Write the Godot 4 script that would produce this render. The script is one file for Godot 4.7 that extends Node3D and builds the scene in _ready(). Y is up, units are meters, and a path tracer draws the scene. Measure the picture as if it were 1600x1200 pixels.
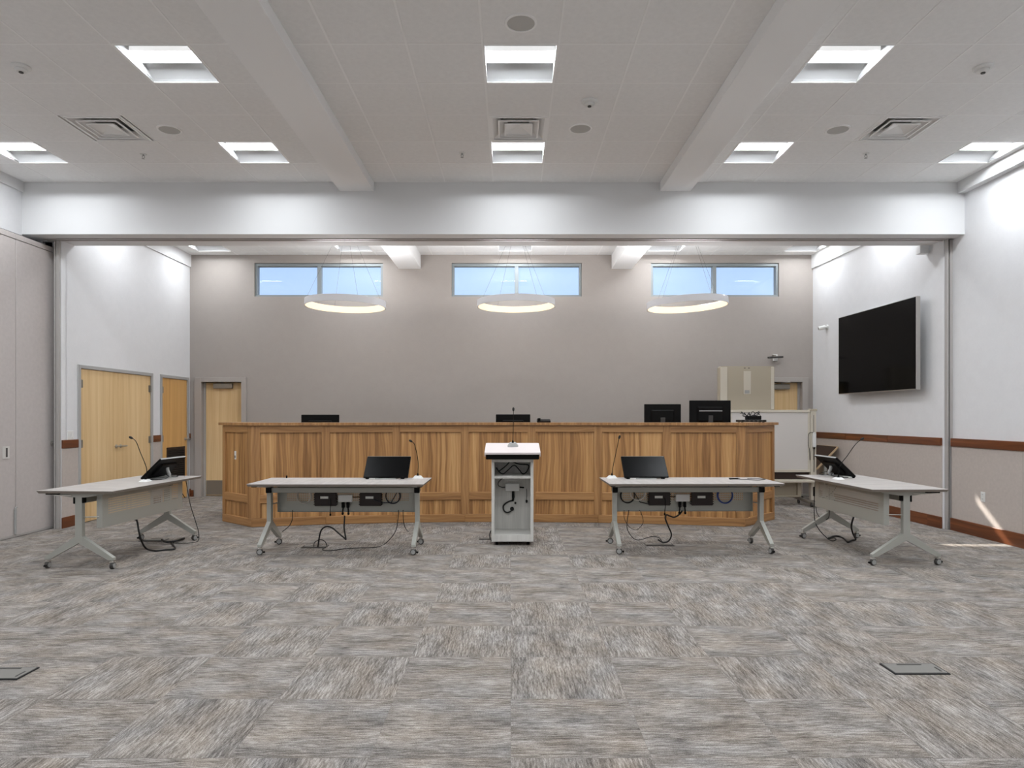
extends Node3D
# Council chamber seen through the open partition: dais at the back, four flip-top tables and a lectern in front.
# x to the right, y up, z towards the viewer; d below is the distance ahead of the lens (z = -d).

const EYE := 1.48
const CEIL := 4.455
var M := {}
var used := {}
var rng := RandomNumberGenerator.new()

func _ready() -> void:
	rng.seed = 7
	# ---- camera
	var cam := Camera3D.new()
	cam.name = "camera"
	cam.position = Vector3(0, EYE, 0)
	cam.projection = Camera3D.PROJECTION_FRUSTUM
	cam.near = 0.1
	cam.far = 200.0
	cam.size = 0.1 * 1200.0 / 1050.0
	cam.frustum_offset = Vector2(2.0, 50.5) * 0.1 / 1050.0
	cam.current = true
	add_child(cam)
	# ---- sky and exposure
	var sm := ProceduralSkyMaterial.new()
	sm.sky_top_color = Color(0.55, 0.72, 0.97)
	sm.sky_horizon_color = Color(0.86, 0.925, 1.0)
	sm.sky_curve = 0.12
	sm.ground_bottom_color = Color(0.36, 0.34, 0.31)
	sm.ground_horizon_color = Color(0.62, 0.62, 0.60)
	sm.sky_energy_multiplier = 1.1
	var sky := Sky.new()
	sky.sky_material = sm
	var env := Environment.new()
	env.background_mode = Environment.BG_SKY
	env.sky = sky
	env.tonemap_mode = Environment.TONE_MAPPER_LINEAR
	env.tonemap_exposure = 1.0
	env.sdfgi_enabled = true
	env.ssao_enabled = true
	env.ssil_enabled = true
	var we := WorldEnvironment.new()
	we.name = "world"
	we.environment = env
	add_child(we)
	# ---- sun, from beyond the back wall; only its lowest rays clear the unseen eave and its added lips
	var sun := DirectionalLight3D.new()
	sun.name = "sun"
	add_child(sun)
	sun.look_at_from_position(Vector3.ZERO, Vector3(0.485, -0.80, 1.0))
	sun.light_color = Color(1.0, 0.975, 0.94)
	sun.light_energy = 4.2
	sun.light_angular_distance = 0.5
	sun.shadow_enabled = true
	sun.sky_mode = DirectionalLight3D.SKY_MODE_LIGHT_ONLY
	# ---- the place
	materials()
	build_floor()
	build_walls()
	build_ceiling()
	build_windows()
	build_doors()
	build_partition()
	build_troffers()
	build_ceiling_devices()
	build_pendants()
	build_dais()
	build_tables()
	build_lectern()
	build_table_things()
	build_dais_things()
	build_wall_things()
	build_cords()

# =====================================================================  helpers
const TROFFER_ENERGY := 2.5

func numbered(n: String) -> String:
	used[n] = int(used.get(n, -1)) + 1
	return n if used[n] == 0 else "%s_%03d" % [n, used[n]]

func mb() -> SurfaceTool:
	var st := SurfaceTool.new()
	st.begin(Mesh.PRIMITIVE_TRIANGLES)
	return st

func obj(called: String, st, m: Material, parent: Node3D = null) -> MeshInstance3D:
	var o := MeshInstance3D.new()
	o.mesh = st if st is Mesh else (st as SurfaceTool).commit()
	o.material_override = m
	o.cast_shadow = GeometryInstance3D.SHADOW_CASTING_SETTING_ON
	if parent == null:
		o.name = numbered(called)
		add_child(o)
	else:
		o.name = called
		parent.add_child(o, true)
	return o

func tag(o: Node3D, label: String, category: String, group := "") -> Node3D:
	o.set_meta("label", label)
	o.set_meta("category", category)
	if group:
		o.set_meta("group", group)
	return o

func thing(called: String, label: String, category: String, where := Vector3.ZERO, turn := 0.0, group := "") -> Node3D:
	var o := Node3D.new()
	o.name = numbered(called)
	add_child(o)
	o.position = where
	o.rotation.y = turn
	tag(o, label, category, group)
	return o

func struct_node(called: String, label: String, category: String, where := Vector3.ZERO) -> Node3D:
	var o := thing(called, label, category, where)
	o.set_meta("kind", "structure")
	return o

func struct_mesh(called: String, st, m: Material, label: String, category: String) -> MeshInstance3D:
	var o := obj(called, st, m)
	tag(o, label, category)
	o.set_meta("kind", "structure")
	return o

func dup(src: Node3D, called: String, label: String, where: Vector3, turn := 0.0, group := "") -> Node3D:
	var r: Node3D = src.duplicate()
	r.name = numbered(called)
	add_child(r)
	r.position = where
	r.rotation.y = turn
	r.set_meta("label", label)
	if group:
		r.set_meta("group", group)
	return r

func place(o: Node3D, label: String, where: Vector3, turn := 0.0) -> void:
	o.position = where
	o.rotation.y = turn
	o.set_meta("label", label)

# points counter-clockwise as seen from the front; uv in metres
func quad(st: SurfaceTool, a: Vector3, b: Vector3, c: Vector3, d: Vector3, ua := Vector2.ZERO, ub := Vector2.ZERO, uc := Vector2.ZERO, ud := Vector2.ZERO) -> void:
	var n := (b - a).cross(c - a)
	if n.length_squared() < 1e-16:
		n = (c - a).cross(d - a)
	n = n.normalized()
	var ps := [a, c, b, a, d, c]
	var us := [ua, uc, ub, ua, ud, uc]
	for i in 6:
		st.set_normal(n)
		st.set_uv(us[i])
		st.add_vertex(ps[i])

func tri(st: SurfaceTool, a: Vector3, b: Vector3, c: Vector3) -> void:
	var n := (b - a).cross(c - a).normalized()
	for p in [a, c, b]:
		st.set_normal(n)
		st.set_uv(Vector2(p.x, p.y))
		st.add_vertex(p)

# smooth quad with its own normals
func squad(st: SurfaceTool, p: Array, n: Array, u: Array) -> void:
	for i in [0, 2, 1, 0, 3, 2]:
		st.set_normal(n[i])
		st.set_uv(u[i])
		st.add_vertex(p[i])

# chamfered box: size s about the origin of t; grain = the axis that the texture's v follows; off = texture offset
func box(st: SurfaceTool, t: Transform3D, s: Vector3, ch := 0.0, grain := 1, off := Vector2.ZERO) -> void:
	var h := s / 2.0
	off.y = (fposmod(off.y, 1.0) - 0.5) * 0.5
	ch = minf(ch, minf(h.x, minf(h.y, h.z)) * 0.9)
	for ax in 3:
		var u := (ax + 1) % 3
		var v := (ax + 2) % 3
		for sg in [-1.0, 1.0]:
			var c := []
			for k in [[-1.0, -1.0], [1.0, -1.0], [1.0, 1.0], [-1.0, 1.0]]:
				var p := Vector3.ZERO
				p[ax] = sg * h[ax]
				p[u] = k[0] * (h[u] - ch)
				p[v] = k[1] * (h[v] - ch)
				c.append(p)
			if sg < 0:
				c.reverse()
			var uv := []
			for p in c:
				uv.append(_uv(p, ax, grain) + off)
			quad(st, t * c[0], t * c[1], t * c[2], t * c[3], uv[0], uv[1], uv[2], uv[3])
	if ch <= 0.0:
		return
	for ax in 3:                      # the twelve chamfers
		var u := (ax + 1) % 3
		var v := (ax + 2) % 3
		for k in [[-1.0, -1.0], [1.0, -1.0], [1.0, 1.0], [-1.0, 1.0]]:
			var a := Vector3.ZERO
			a[u] = k[0] * h[u]
			a[v] = k[1] * (h[v] - ch)
			var b := Vector3.ZERO
			b[u] = k[0] * (h[u] - ch)
			b[v] = k[1] * h[v]
			var a0 := a
			var b0 := b
			a0[ax] = -(h[ax] - ch)
			b0[ax] = -(h[ax] - ch)
			a[ax] = h[ax] - ch
			b[ax] = h[ax] - ch
			var m := (a0 + b) / 2.0
			var uv := [_uv(a0, u, grain) + off, _uv(a, u, grain) + off, _uv(b, u, grain) + off, _uv(b0, u, grain) + off]
			if (a - a0).cross(b - a0).dot(Vector3(m[0], m[1], m[2]) * _mask(ax)) > 0:
				quad(st, t * a0, t * a, t * b, t * b0, uv[0], uv[1], uv[2], uv[3])
			else:
				quad(st, t * a0, t * b0, t * b, t * a, uv[0], uv[3], uv[2], uv[1])
	for sx in [-1.0, 1.0]:
		for sy in [-1.0, 1.0]:
			for sz in [-1.0, 1.0]:
				var a := Vector3(sx * h.x, sy * (h.y - ch), sz * (h.z - ch))
				var b := Vector3(sx * (h.x - ch), sy * h.y, sz * (h.z - ch))
				var c := Vector3(sx * (h.x - ch), sy * (h.y - ch), sz * h.z)
				if sx * sy * sz > 0:
					tri(st, t * a, t * b, t * c)
				else:
					tri(st, t * a, t * c, t * b)

func _mask(ax: int) -> Vector3:
	var m := Vector3.ONE
	m[ax] = 0.0
	return m

func _uv(p: Vector3, ax: int, grain: int) -> Vector2:
	if ax == grain:
		return Vector2(p[(ax + 1) % 3], p[(ax + 2) % 3])
	return Vector2(p[3 - ax - grain], p[grain])

# axis-aligned box from x0..x1, y0..y1, and distances d0..d1 ahead of the lens
func bx(st: SurfaceTool, x0: float, x1: float, y0: float, y1: float, d0: float, d1: float, ch := 0.0, grain := 1, off := Vector2.ZERO) -> void:
	box(st, Transform3D(Basis(), Vector3((x0 + x1) / 2, (y0 + y1) / 2, -(d0 + d1) / 2)), Vector3(absf(x1 - x0), absf(y1 - y0), absf(d1 - d0)), ch, grain, off)

# local box by its limits (z as is)
func lb(st: SurfaceTool, x0: float, x1: float, y0: float, y1: float, z0: float, z1: float, ch := 0.0, grain := 1, off := Vector2.ZERO) -> void:
	box(st, Transform3D(Basis(), Vector3((x0 + x1) / 2, (y0 + y1) / 2, (z0 + z1) / 2)), Vector3(absf(x1 - x0), absf(y1 - y0), absf(z1 - z0)), ch, grain, off)

func aim(a: Vector3, b: Vector3) -> Transform3D:    # y axis from a to b
	var y := (b - a).normalized()
	var x := y.cross(Vector3.FORWARD if absf(y.z) < 0.9 else Vector3.RIGHT).normalized()
	return Transform3D(Basis(x, y, x.cross(y)), a)

# surface of revolution about t's y axis; profile of Vector2(radius, height)
func lathe(st: SurfaceTool, t: Transform3D, prof: Array, n := 20, closed := false) -> void:
	var count := prof.size()
	var last := count if closed else count - 1
	for i in last:
		var p: Vector2 = prof[i]
		var q: Vector2 = prof[(i + 1) % count]
		var e := q - p
		if e.length() < 1e-6:
			continue
		var nr := Vector2(e.y, -e.x).normalized()
		for k in n:
			var a0 := TAU * k / n
			var a1 := TAU * (k + 1) / n
			var d0 := Vector3(cos(a0), 0, sin(a0))
			var d1 := Vector3(cos(a1), 0, sin(a1))
			var P := [t * (d0 * p.x + Vector3.UP * p.y), t * (d0 * q.x + Vector3.UP * q.y), t * (d1 * q.x + Vector3.UP * q.y), t * (d1 * p.x + Vector3.UP * p.y)]
			var n0 := (t.basis * (d0 * nr.x + Vector3.UP * nr.y)).normalized()
			var n1 := (t.basis * (d1 * nr.x + Vector3.UP * nr.y)).normalized()
			squad(st, P, [n0, n0, n1, n1], [Vector2(a0, p.y), Vector2(a0, q.y), Vector2(a1, q.y), Vector2(a1, p.y)])

func cyl(st: SurfaceTool, a: Vector3, b: Vector3, r0: float, r1 := -1.0, n := 16) -> void:
	if r1 < 0:
		r1 = r0
	var l := a.distance_to(b)
	lathe(st, aim(a, b), [Vector2(0, 0), Vector2(r0, 0), Vector2(r1, l), Vector2(0, l)], n)

func curve(pts: Array, steps := 8) -> Array:        # Catmull-Rom through the points
	var out := []
	for i in pts.size() - 1:
		var p0: Vector3 = pts[maxi(i - 1, 0)]
		var p1: Vector3 = pts[i]
		var p2: Vector3 = pts[i + 1]
		var p3: Vector3 = pts[mini(i + 2, pts.size() - 1)]
		for k in steps:
			var t := float(k) / steps
			out.append(0.5 * ((2 * p1) + (p2 - p0) * t + (2 * p0 - 5 * p1 + 4 * p2 - p3) * t * t + (3 * p1 - p0 - 3 * p2 + p3) * t * t * t))
	out.append(pts[-1])
	return out

func tube(st: SurfaceTool, pts: Array, r: float, n := 8, r_end := -1.0) -> void:
	var count := pts.size()
	var rings := []
	var side := Vector3.ZERO
	for i in count:
		var dir: Vector3 = ((pts[mini(i + 1, count - 1)] as Vector3) - (pts[maxi(i - 1, 0)] as Vector3)).normalized()
		if side == Vector3.ZERO:
			side = dir.cross(Vector3.UP if absf(dir.y) < 0.9 else Vector3.RIGHT).normalized()
		else:
			side = (side - dir * side.dot(dir)).normalized()
		var up := side.cross(dir)
		var ring := []
		for k in n:
			ring.append(side * cos(TAU * k / n) + up * sin(TAU * k / n))
		rings.append(ring)
	for i in count - 1:
		var ra := r if r_end < 0 else lerpf(r, r_end, float(i) / (count - 1))
		var rb := r if r_end < 0 else lerpf(r, r_end, float(i + 1) / (count - 1))
		for k in n:
			var k2 := (k + 1) % n
			var A: Vector3 = rings[i][k]
			var B: Vector3 = rings[i][k2]
			var C: Vector3 = rings[i + 1][k2]
			var D: Vector3 = rings[i + 1][k]
			squad(st, [pts[i] + A * ra, pts[i + 1] + D * rb, pts[i + 1] + C * rb, pts[i] + B * ra], [A, D, C, B], [Vector2.ZERO, Vector2.ZERO, Vector2.ZERO, Vector2.ZERO])
	for e in [0, count - 1]:
		var rr := r if e == 0 or r_end < 0 else r_end
		for k in range(1, n - 1):
			var A2: Vector3 = pts[e] + rings[e][0] * rr
			var B2: Vector3 = pts[e] + rings[e][k] * rr
			var C2: Vector3 = pts[e] + rings[e][k + 1] * rr
			if e == 0:
				tri(st, A2, B2, C2)
			else:
				tri(st, A2, C2, B2)

# polygon (counter-clockwise in x,y) extruded along t's z from z0 to z1; the face at z0 may use another outline
func prism(st: SurfaceTool, t: Transform3D, poly: Array, z0: float, z1: float, back: Array = []) -> void:
	if back.is_empty():
		back = poly
	var n := poly.size()
	var flat := PackedVector2Array(poly)
	var idx := Geometry2D.triangulate_polygon(flat)
	for i in range(0, idx.size(), 3):
		for side in 2:
			var src: Array = poly if side == 0 else back
			var z := z1 if side == 0 else z0
			var a: Vector2 = src[idx[i]]
			var b: Vector2 = src[idx[i + 1]]
			var c: Vector2 = src[idx[i + 2]]
			var ccw := (flat[idx[i + 1]] - flat[idx[i]]).cross(flat[idx[i + 2]] - flat[idx[i]]) > 0
			if (side == 0) != ccw:
				var s := b
				b = c
				c = s
			quad(st, t * Vector3(a.x, a.y, z), t * Vector3(b.x, b.y, z), t * Vector3(c.x, c.y, z), t * Vector3(c.x, c.y, z), a, b, c, c)
	for i in n:
		var j := (i + 1) % n
		var p: Vector2 = poly[i]
		var q: Vector2 = poly[j]
		var pb: Vector2 = back[i]
		var qb: Vector2 = back[j]
		quad(st, t * Vector3(pb.x, pb.y, z0), t * Vector3(qb.x, qb.y, z0), t * Vector3(q.x, q.y, z1), t * Vector3(p.x, p.y, z1), Vector2(0, z0), Vector2(p.distance_to(q), z0), Vector2(p.distance_to(q), z1), Vector2(0, z1))

func rrect(x0: float, x1: float, y0: float, y1: float, r: float, n := 5) -> Array:
	var out := []
	var cs := [[x1 - r, y0 + r, -PI / 2], [x1 - r, y1 - r, 0.0], [x0 + r, y1 - r, PI / 2], [x0 + r, y0 + r, PI]]
	for c in cs:
		for k in n + 1:
			var a: float = c[2] + PI / 2 * k / n
			out.append(Vector2(c[0] + r * cos(a), c[1] + r * sin(a)))
	return out

# sphere-like lump
func ball(st: SurfaceTool, at: Vector3, r: Vector3, n := 12) -> void:
	var prof := []
	for k in n / 2 + 1:
		var a := -PI / 2 + PI * k / (n / 2)
		prof.append(Vector2(cos(a), sin(a)))
	lathe(st, Transform3D(Basis.from_scale(r), at), prof, n)

# =====================================================================  materials
func mat(c: Color, rough := 0.6, metal := 0.0, spec := 0.5) -> StandardMaterial3D:
	var m := StandardMaterial3D.new()
	m.albedo_color = c
	m.roughness = rough
	m.metallic = metal
	m.metallic_specular = spec
	return m

func noise(seed_: int, freq := 1.0, oct := 1) -> FastNoiseLite:
	var f := FastNoiseLite.new()
	f.seed = seed_
	f.noise_type = FastNoiseLite.TYPE_VALUE_CUBIC if oct == 1 else FastNoiseLite.TYPE_PERLIN
	f.frequency = freq
	f.fractal_type = FastNoiseLite.FRACTAL_NONE if oct == 1 else FastNoiseLite.FRACTAL_FBM
	f.fractal_octaves = oct
	return f

func mixc(a: Array, b: Array, t: float) -> Array:
	t = clampf(t, 0, 1)
	return [lerpf(a[0], b[0], t), lerpf(a[1], b[1], t), lerpf(a[2], b[2], t)]

func picture(w: int, h: int, bytes: PackedByteArray) -> ImageTexture:
	return ImageTexture.create_from_image(Image.create_from_data(w, h, false, Image.FORMAT_RGB8, bytes))

# grain along v; leaves of veneer side by side across u; the picture stands for one metre across and two and a half along
func wood(seed_: int, dark: Array, mid: Array, light: Array, leaves: int, swirl: float, w := 512, h := 1024) -> ImageTexture:
	var f1 := noise(seed_)
	var f2 := noise(seed_ + 1, 1.0, 3)
	var f3 := noise(seed_ + 2)
	var r := RandomNumberGenerator.new()
	r.seed = seed_
	var tone := []
	for k in leaves:
		tone.append([r.randf() * 40.0, r.randf_range(-0.16, 0.16), 1.0 if r.randf() < 0.5 else -1.0])
	var out := PackedByteArray()
	out.resize(w * h * 3)
	var i := 0
	for y in h:
		var v := float(y) / h
		for x in w:
			var u := float(x) / w
			var k := int(u * leaves)
			var tn: Array = tone[k]
			var uu: float = (u * leaves - k) / leaves * float(tn[2]) + float(tn[0])
			var wob: float = f2.get_noise_2d(uu * 3.0 + k * 7.0, v * 2.4) * swirl
			var ring := 0.5 + 0.5 * sin((uu + wob) * 150.0)
			var pore: float = f1.get_noise_2d(uu * 420.0, v * 20.0)
			var band: float = f3.get_noise_2d((uu + wob * 0.6) * 34.0, v * 2.6 + k)
			var t: float = 0.5 + band * 0.42 + (ring - 0.5) * 0.13 + pore * 0.2 + float(tn[1])
			var c := mixc(dark, mid, t * 2.0) if t < 0.5 else mixc(mid, light, t * 2.0 - 1.0)
			for q in 3:
				out[i + q] = int(clampf(c[q], 0, 255))
			i += 3
	return picture(w, h, out)

# one carpet tile; yarn lines run along u
func carpet(seed_: int, n := 512) -> ImageTexture:
	var f1 := noise(seed_)
	var f2 := noise(seed_ + 11, 1.0, 3)
	var f3 := noise(seed_ + 23)
	var f4 := noise(seed_ + 31)
	var out := PackedByteArray()
	out.resize(n * n * 3)
	var dark := [84.0, 80.0, 77.0]
	var mid := [141.0, 138.0, 135.0]
	var light := [200.0, 198.0, 196.0]
	var i := 0
	var row_tone := RandomNumberGenerator.new()
	row_tone.seed = seed_
	for y in n:
		var v := float(y) / n
		var rt := row_tone.randf_range(-0.11, 0.11)
		for x in n:
			var u := float(x) / n
			var streak: float = f1.get_noise_2d(u * 8.0, v * 80.0)
			var s2: float = f4.get_noise_2d(u * 26.0, v * 150.0)
			var patch: float = f2.get_noise_2d(u * 2.2, v * 3.6)
			var yarn: float = f3.get_noise_2d(u * 190.0, v * 250.0)
			var cool: float = f2.get_noise_2d(u * 1.7 + 30.0, v * 2.6 + 9.0)
			var t: float = 0.5 + streak * 0.32 + s2 * 0.34 + patch * 0.32 + yarn * 0.36 + rt
			var c := mixc(dark, mid, t * 2.0) if t < 0.5 else mixc(mid, light, t * 2.0 - 1.0)
			out[i] = int(clampf(c[0] - cool * 6.0, 0, 255))
			out[i + 1] = int(clampf(c[1] - cool * 1.0, 0, 255))
			out[i + 2] = int(clampf(c[2] + cool * 5.0, 0, 255))
			i += 3
	return picture(n, n, out)

func speckle(seed_: int, amp: float, fu: float, fv: float, n := 256) -> ImageTexture:     # pale mottling, mean near white
	var f := noise(seed_)
	var g := noise(seed_ + 5, 1.0, 3)
	var out := PackedByteArray()
	out.resize(n * n * 3)
	var i := 0
	for y in n:
		for x in n:
			var t: float = 1.0 - amp + amp * (f.get_noise_2d(x * fu / n, y * fv / n) * 0.6 + g.get_noise_2d(x * fu * 0.1 / n, y * fv * 0.1 / n))
			var b := int(clampf(t * 255.0, 0, 255))
			out[i] = b
			out[i + 1] = b
			out[i + 2] = b
			i += 3
	return picture(n, n, out)

func wood_mat(t: Texture2D, rough: float, tint := Color.WHITE) -> StandardMaterial3D:
	var m := mat(tint, rough)
	m.albedo_texture = t
	m.uv1_scale = Vector3(1, 0.4, 1)
	m.uv1_offset = Vector3(0, 0.5, 0)
	return m

func materials() -> void:
	M.white_wall = mat(Color(0.885, 0.885, 0.89), 0.75)
	M.white_wall.albedo_texture = speckle(3, 0.012, 60, 60)
	M.taupe_wall = mat(Color(0.655, 0.625, 0.60), 0.75)
	M.taupe_wall.albedo_texture = speckle(4, 0.012, 60, 60)
	M.header = mat(Color(0.87, 0.87, 0.87), 0.75)
	M.wainscot = mat(Color(0.76, 0.72, 0.69), 0.9)
	M.wainscot.albedo_texture = speckle(5, 0.035, 240, 240)
	M.tile = mat(Color(0.95, 0.948, 0.944), 0.95)
	M.tile.albedo_texture = speckle(6, 0.02, 200, 200)
	M.grid = mat(Color(0.96, 0.958, 0.954), 0.5)
	M.beam = mat(Color(0.945, 0.944, 0.942), 0.75)
	M.panel_grey = mat(Color(0.765, 0.735, 0.72), 0.7)
	M.panel_grey.albedo_texture = speckle(8, 0.03, 200, 200)
	M.carpets = []
	for k in 6:
		var c := mat(Color(0.955, 0.93, 0.905), 1.0, 0.0, 0.2)
		c.albedo_texture = carpet(100 + k * 41)
		M.carpets.append(c)
	M.floor = mat(Color(0.35, 0.34, 0.33), 0.95)
	# dark amber walnut of the dais
	M.walnut = []
	for k in 3:
		M.walnut.append(wood_mat(wood(20 + k * 9, [112.0, 75.0, 41.0], [177.0, 130.0, 79.0], [218.0, 177.0, 123.0], 5, 0.07), 0.42))
	M.walnut_rail = wood_mat(wood(60, [120.0, 82.0, 47.0], [166.0, 122.0, 76.0], [198.0, 155.0, 106.0], 1, 0.10), 0.4)
	M.red_wood = wood_mat(wood(71, [58.0, 29.0, 13.0], [108.0, 59.0, 30.0], [146.0, 89.0, 50.0], 1, 0.07), 0.38)
	M.maple = wood_mat(wood(81, [206.0, 170.0, 118.0], [222.0, 190.0, 141.0], [233.0, 205.0, 160.0], 5, 0.05), 0.45)
	M.amber = wood_mat(wood(91, [198.0, 148.0, 86.0], [217.0, 170.0, 106.0], [229.0, 188.0, 126.0], 5, 0.02), 0.45)
	M.door_frame = mat(Color(0.66, 0.655, 0.65), 0.5)
	M.frame_taupe = mat(Color(0.66, 0.635, 0.615), 0.5)
	M.steel = mat(Color(0.72, 0.71, 0.69), 0.35, 0.9)
	M.brushed = mat(Color(0.60, 0.575, 0.54), 0.45, 0.8)
	M.silver_paint = mat(Color(0.665, 0.665, 0.635), 0.45, 0.25)
	M.alu = mat(Color(0.56, 0.59, 0.60), 0.45, 0.2)
	M.track = mat(Color(0.70, 0.685, 0.67), 0.45, 0.25)
	M.bronze = mat(Color(0.42, 0.385, 0.35), 0.4, 0.4)
	M.laminate = mat(Color(0.765, 0.74, 0.72), 0.5)
	M.laminate.albedo_texture = speckle(9, 0.10, 14, 160)
	M.edge = mat(Color(0.50, 0.465, 0.43), 0.55)
	M.black = mat(Color(0.045, 0.042, 0.04), 0.5, 0.0, 0.25)
	M.rubber = mat(Color(0.045, 0.042, 0.04), 0.7)
	M.cord = mat(Color(0.05, 0.042, 0.038), 0.55)
	M.screen = mat(Color(0.02, 0.02, 0.022), 0.28, 0.0, 0.22)
	M.tv_screen = mat(Color(0.03, 0.028, 0.028), 0.10, 0.0, 0.22)
	M.box_brown = mat(Color(0.13, 0.075, 0.06), 0.5)
	M.white_plastic = mat(Color(0.88, 0.88, 0.87), 0.4)
	M.paper = mat(Color(0.92, 0.92, 0.90), 0.8)
	M.grey_plastic = mat(Color(0.62, 0.62, 0.61), 0.4)
	M.dark_grey = mat(Color(0.22, 0.21, 0.20), 0.5)
	M.blue_cord = mat(Color(0.13, 0.26, 0.58), 0.5)
	M.navy_cord = mat(Color(0.05, 0.07, 0.14), 0.5)
	M.white_cord = mat(Color(0.82, 0.80, 0.77), 0.5)
	M.lectern = mat(Color(0.88, 0.87, 0.845), 0.5)
	M.lectern.albedo_texture = speckle(12, 0.08, 120, 6)
	M.lectern_top = mat(Color(0.85, 0.81, 0.805), 0.5)
	M.beige = mat(Color(0.67, 0.63, 0.555), 0.55)
	M.beige_light = mat(Color(0.78, 0.75, 0.69), 0.5)
	M.board = mat(Color(0.80, 0.78, 0.76), 0.3)
	M.floor_lid = mat(Color(0.50, 0.49, 0.47), 0.5, 0.3)
	M.speaker_mesh = mat(Color(0.74, 0.735, 0.72), 0.8)
	M.reflector = mat(Color(0.68, 0.68, 0.68), 0.6, 0.0, 0.3)
	M.ring_white = mat(Color(0.90, 0.90, 0.91), 0.5)
	M.dark_wood = mat(Color(0.17, 0.10, 0.07), 0.5)
	M.tan_edge = mat(Color(0.72, 0.62, 0.48), 0.5)
	M.exit_red = mat(Color(0.33, 0.13, 0.10), 0.5)
	M.lens = mat(Color(0.95, 0.95, 0.95), 0.4)
	M.lens.emission_enabled = true
	M.lens.emission = Color(1.0, 0.99, 0.985)
	M.lens.emission_energy_multiplier = 4.0
	M.added_rail_glow = mat(Color(0.93, 0.93, 0.93), 0.5)  # glow added to brighten the rails and the reflectors beside them
	M.added_rail_glow.emission_enabled = true
	M.added_rail_glow.emission = Color(1.0, 1.0, 1.0)
	M.added_rail_glow.emission_energy_multiplier = 0.6
	M.ring_glow = mat(Color(0.95, 0.93, 0.88), 0.5)
	M.ring_glow.emission_enabled = true
	M.ring_glow.emission = Color(1.0, 0.90, 0.76)
	M.ring_glow.emission_energy_multiplier = 0.66
	var g := mat(Color(0.86, 0.95, 0.97, 0.04), 0.02)
	g.transparency = BaseMaterial3D.TRANSPARENCY_ALPHA
	M.glass = g

func P(x: float, y: float, d: float) -> Vector3:
	return Vector3(x, y, -d)

# =====================================================================  floor
func build_floor() -> void:
	var st := mb()
	bx(st, -6.6, 6.1, -0.16, -0.006, -1.9, 12.7)
	var fl := struct_mesh("floor", st, M.floor, "grey carpet floor of square tiles with streaks turned tile by tile", "floor")
	var p := 0.611
	# the same tile with its top face laid out 0..1
	var tile := mb()
	var h := (p - 0.0007) / 2
	quad(tile, Vector3(-h, 0, h), Vector3(h, 0, h), Vector3(h, 0, -h), Vector3(-h, 0, -h), Vector2(0, 1), Vector2(1, 1), Vector2(1, 0), Vector2(0, 0))
	for k in 4:
		var b := Basis(Vector3.UP, k * PI / 2)
		quad(tile, b * Vector3(-h, -0.007, h), b * Vector3(h, -0.007, h), b * Vector3(h, 0, h), b * Vector3(-h, 0, h), Vector2(0, 0.99), Vector2(1, 0.99), Vector2(1, 1), Vector2(0, 1))
	var mesh := tile.commit()
	var rest := []
	for k in 6:
		rest.append(mb())
	for j in range(-7, 16):
		for i in range(-11, 11):
			var x := (i + 0.5) * p
			var d := 2.91 + (j + 0.5) * p
			if d < -1.6 or d > 12.7 or x < -6.5 or x > 6.0:
				continue
			var turn: int = ((i + j) & 1) + 2 * (rng.randi() & 1)
			if rng.randf() < 0.14:
				turn += 1
			var v := rng.randi() % 6
			var tr := Transform3D(Basis(Vector3.UP, turn * PI / 2), P(x, 0, d))
			var seen := d > 2.4 and d < 9.3 and absf(x) < 0.79 * d + 0.3
			seen = seen or (d >= 9.3 and absf(x) > 3.7 and d < 12.6)
			if seen:
				var o := obj("carpet_tile", mesh, M.carpets[v], fl)
				o.transform = tr
			else:
				(rest[v] as SurfaceTool).append_from(mesh, 0, tr)
	for k in 6:
		var o := obj("carpet_tiles_beyond_view", rest[k], M.carpets[k], fl)
		o.set_meta("kind", "stuff")

# =====================================================================  walls
# the right wall of the far room leans in slightly: w runs along it from the partition to the back
var RW := Transform3D()
func rw(x_in: float, y: float, w: float) -> Vector3:      # x_in = distance out of the wall into the room
	return RW * Vector3(-x_in, y, -w)

func rbox(st: SurfaceTool, in0: float, in1: float, y0: float, y1: float, w0: float, w1: float, ch := 0.0, grain := 2, off := Vector2.ZERO) -> void:
	box(st, RW * Transform3D(Basis(), Vector3(-(in0 + in1) / 2, (y0 + y1) / 2, -(w0 + w1) / 2)), Vector3(absf(in1 - in0), y1 - y0, w1 - w0), ch, grain, off)

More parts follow.
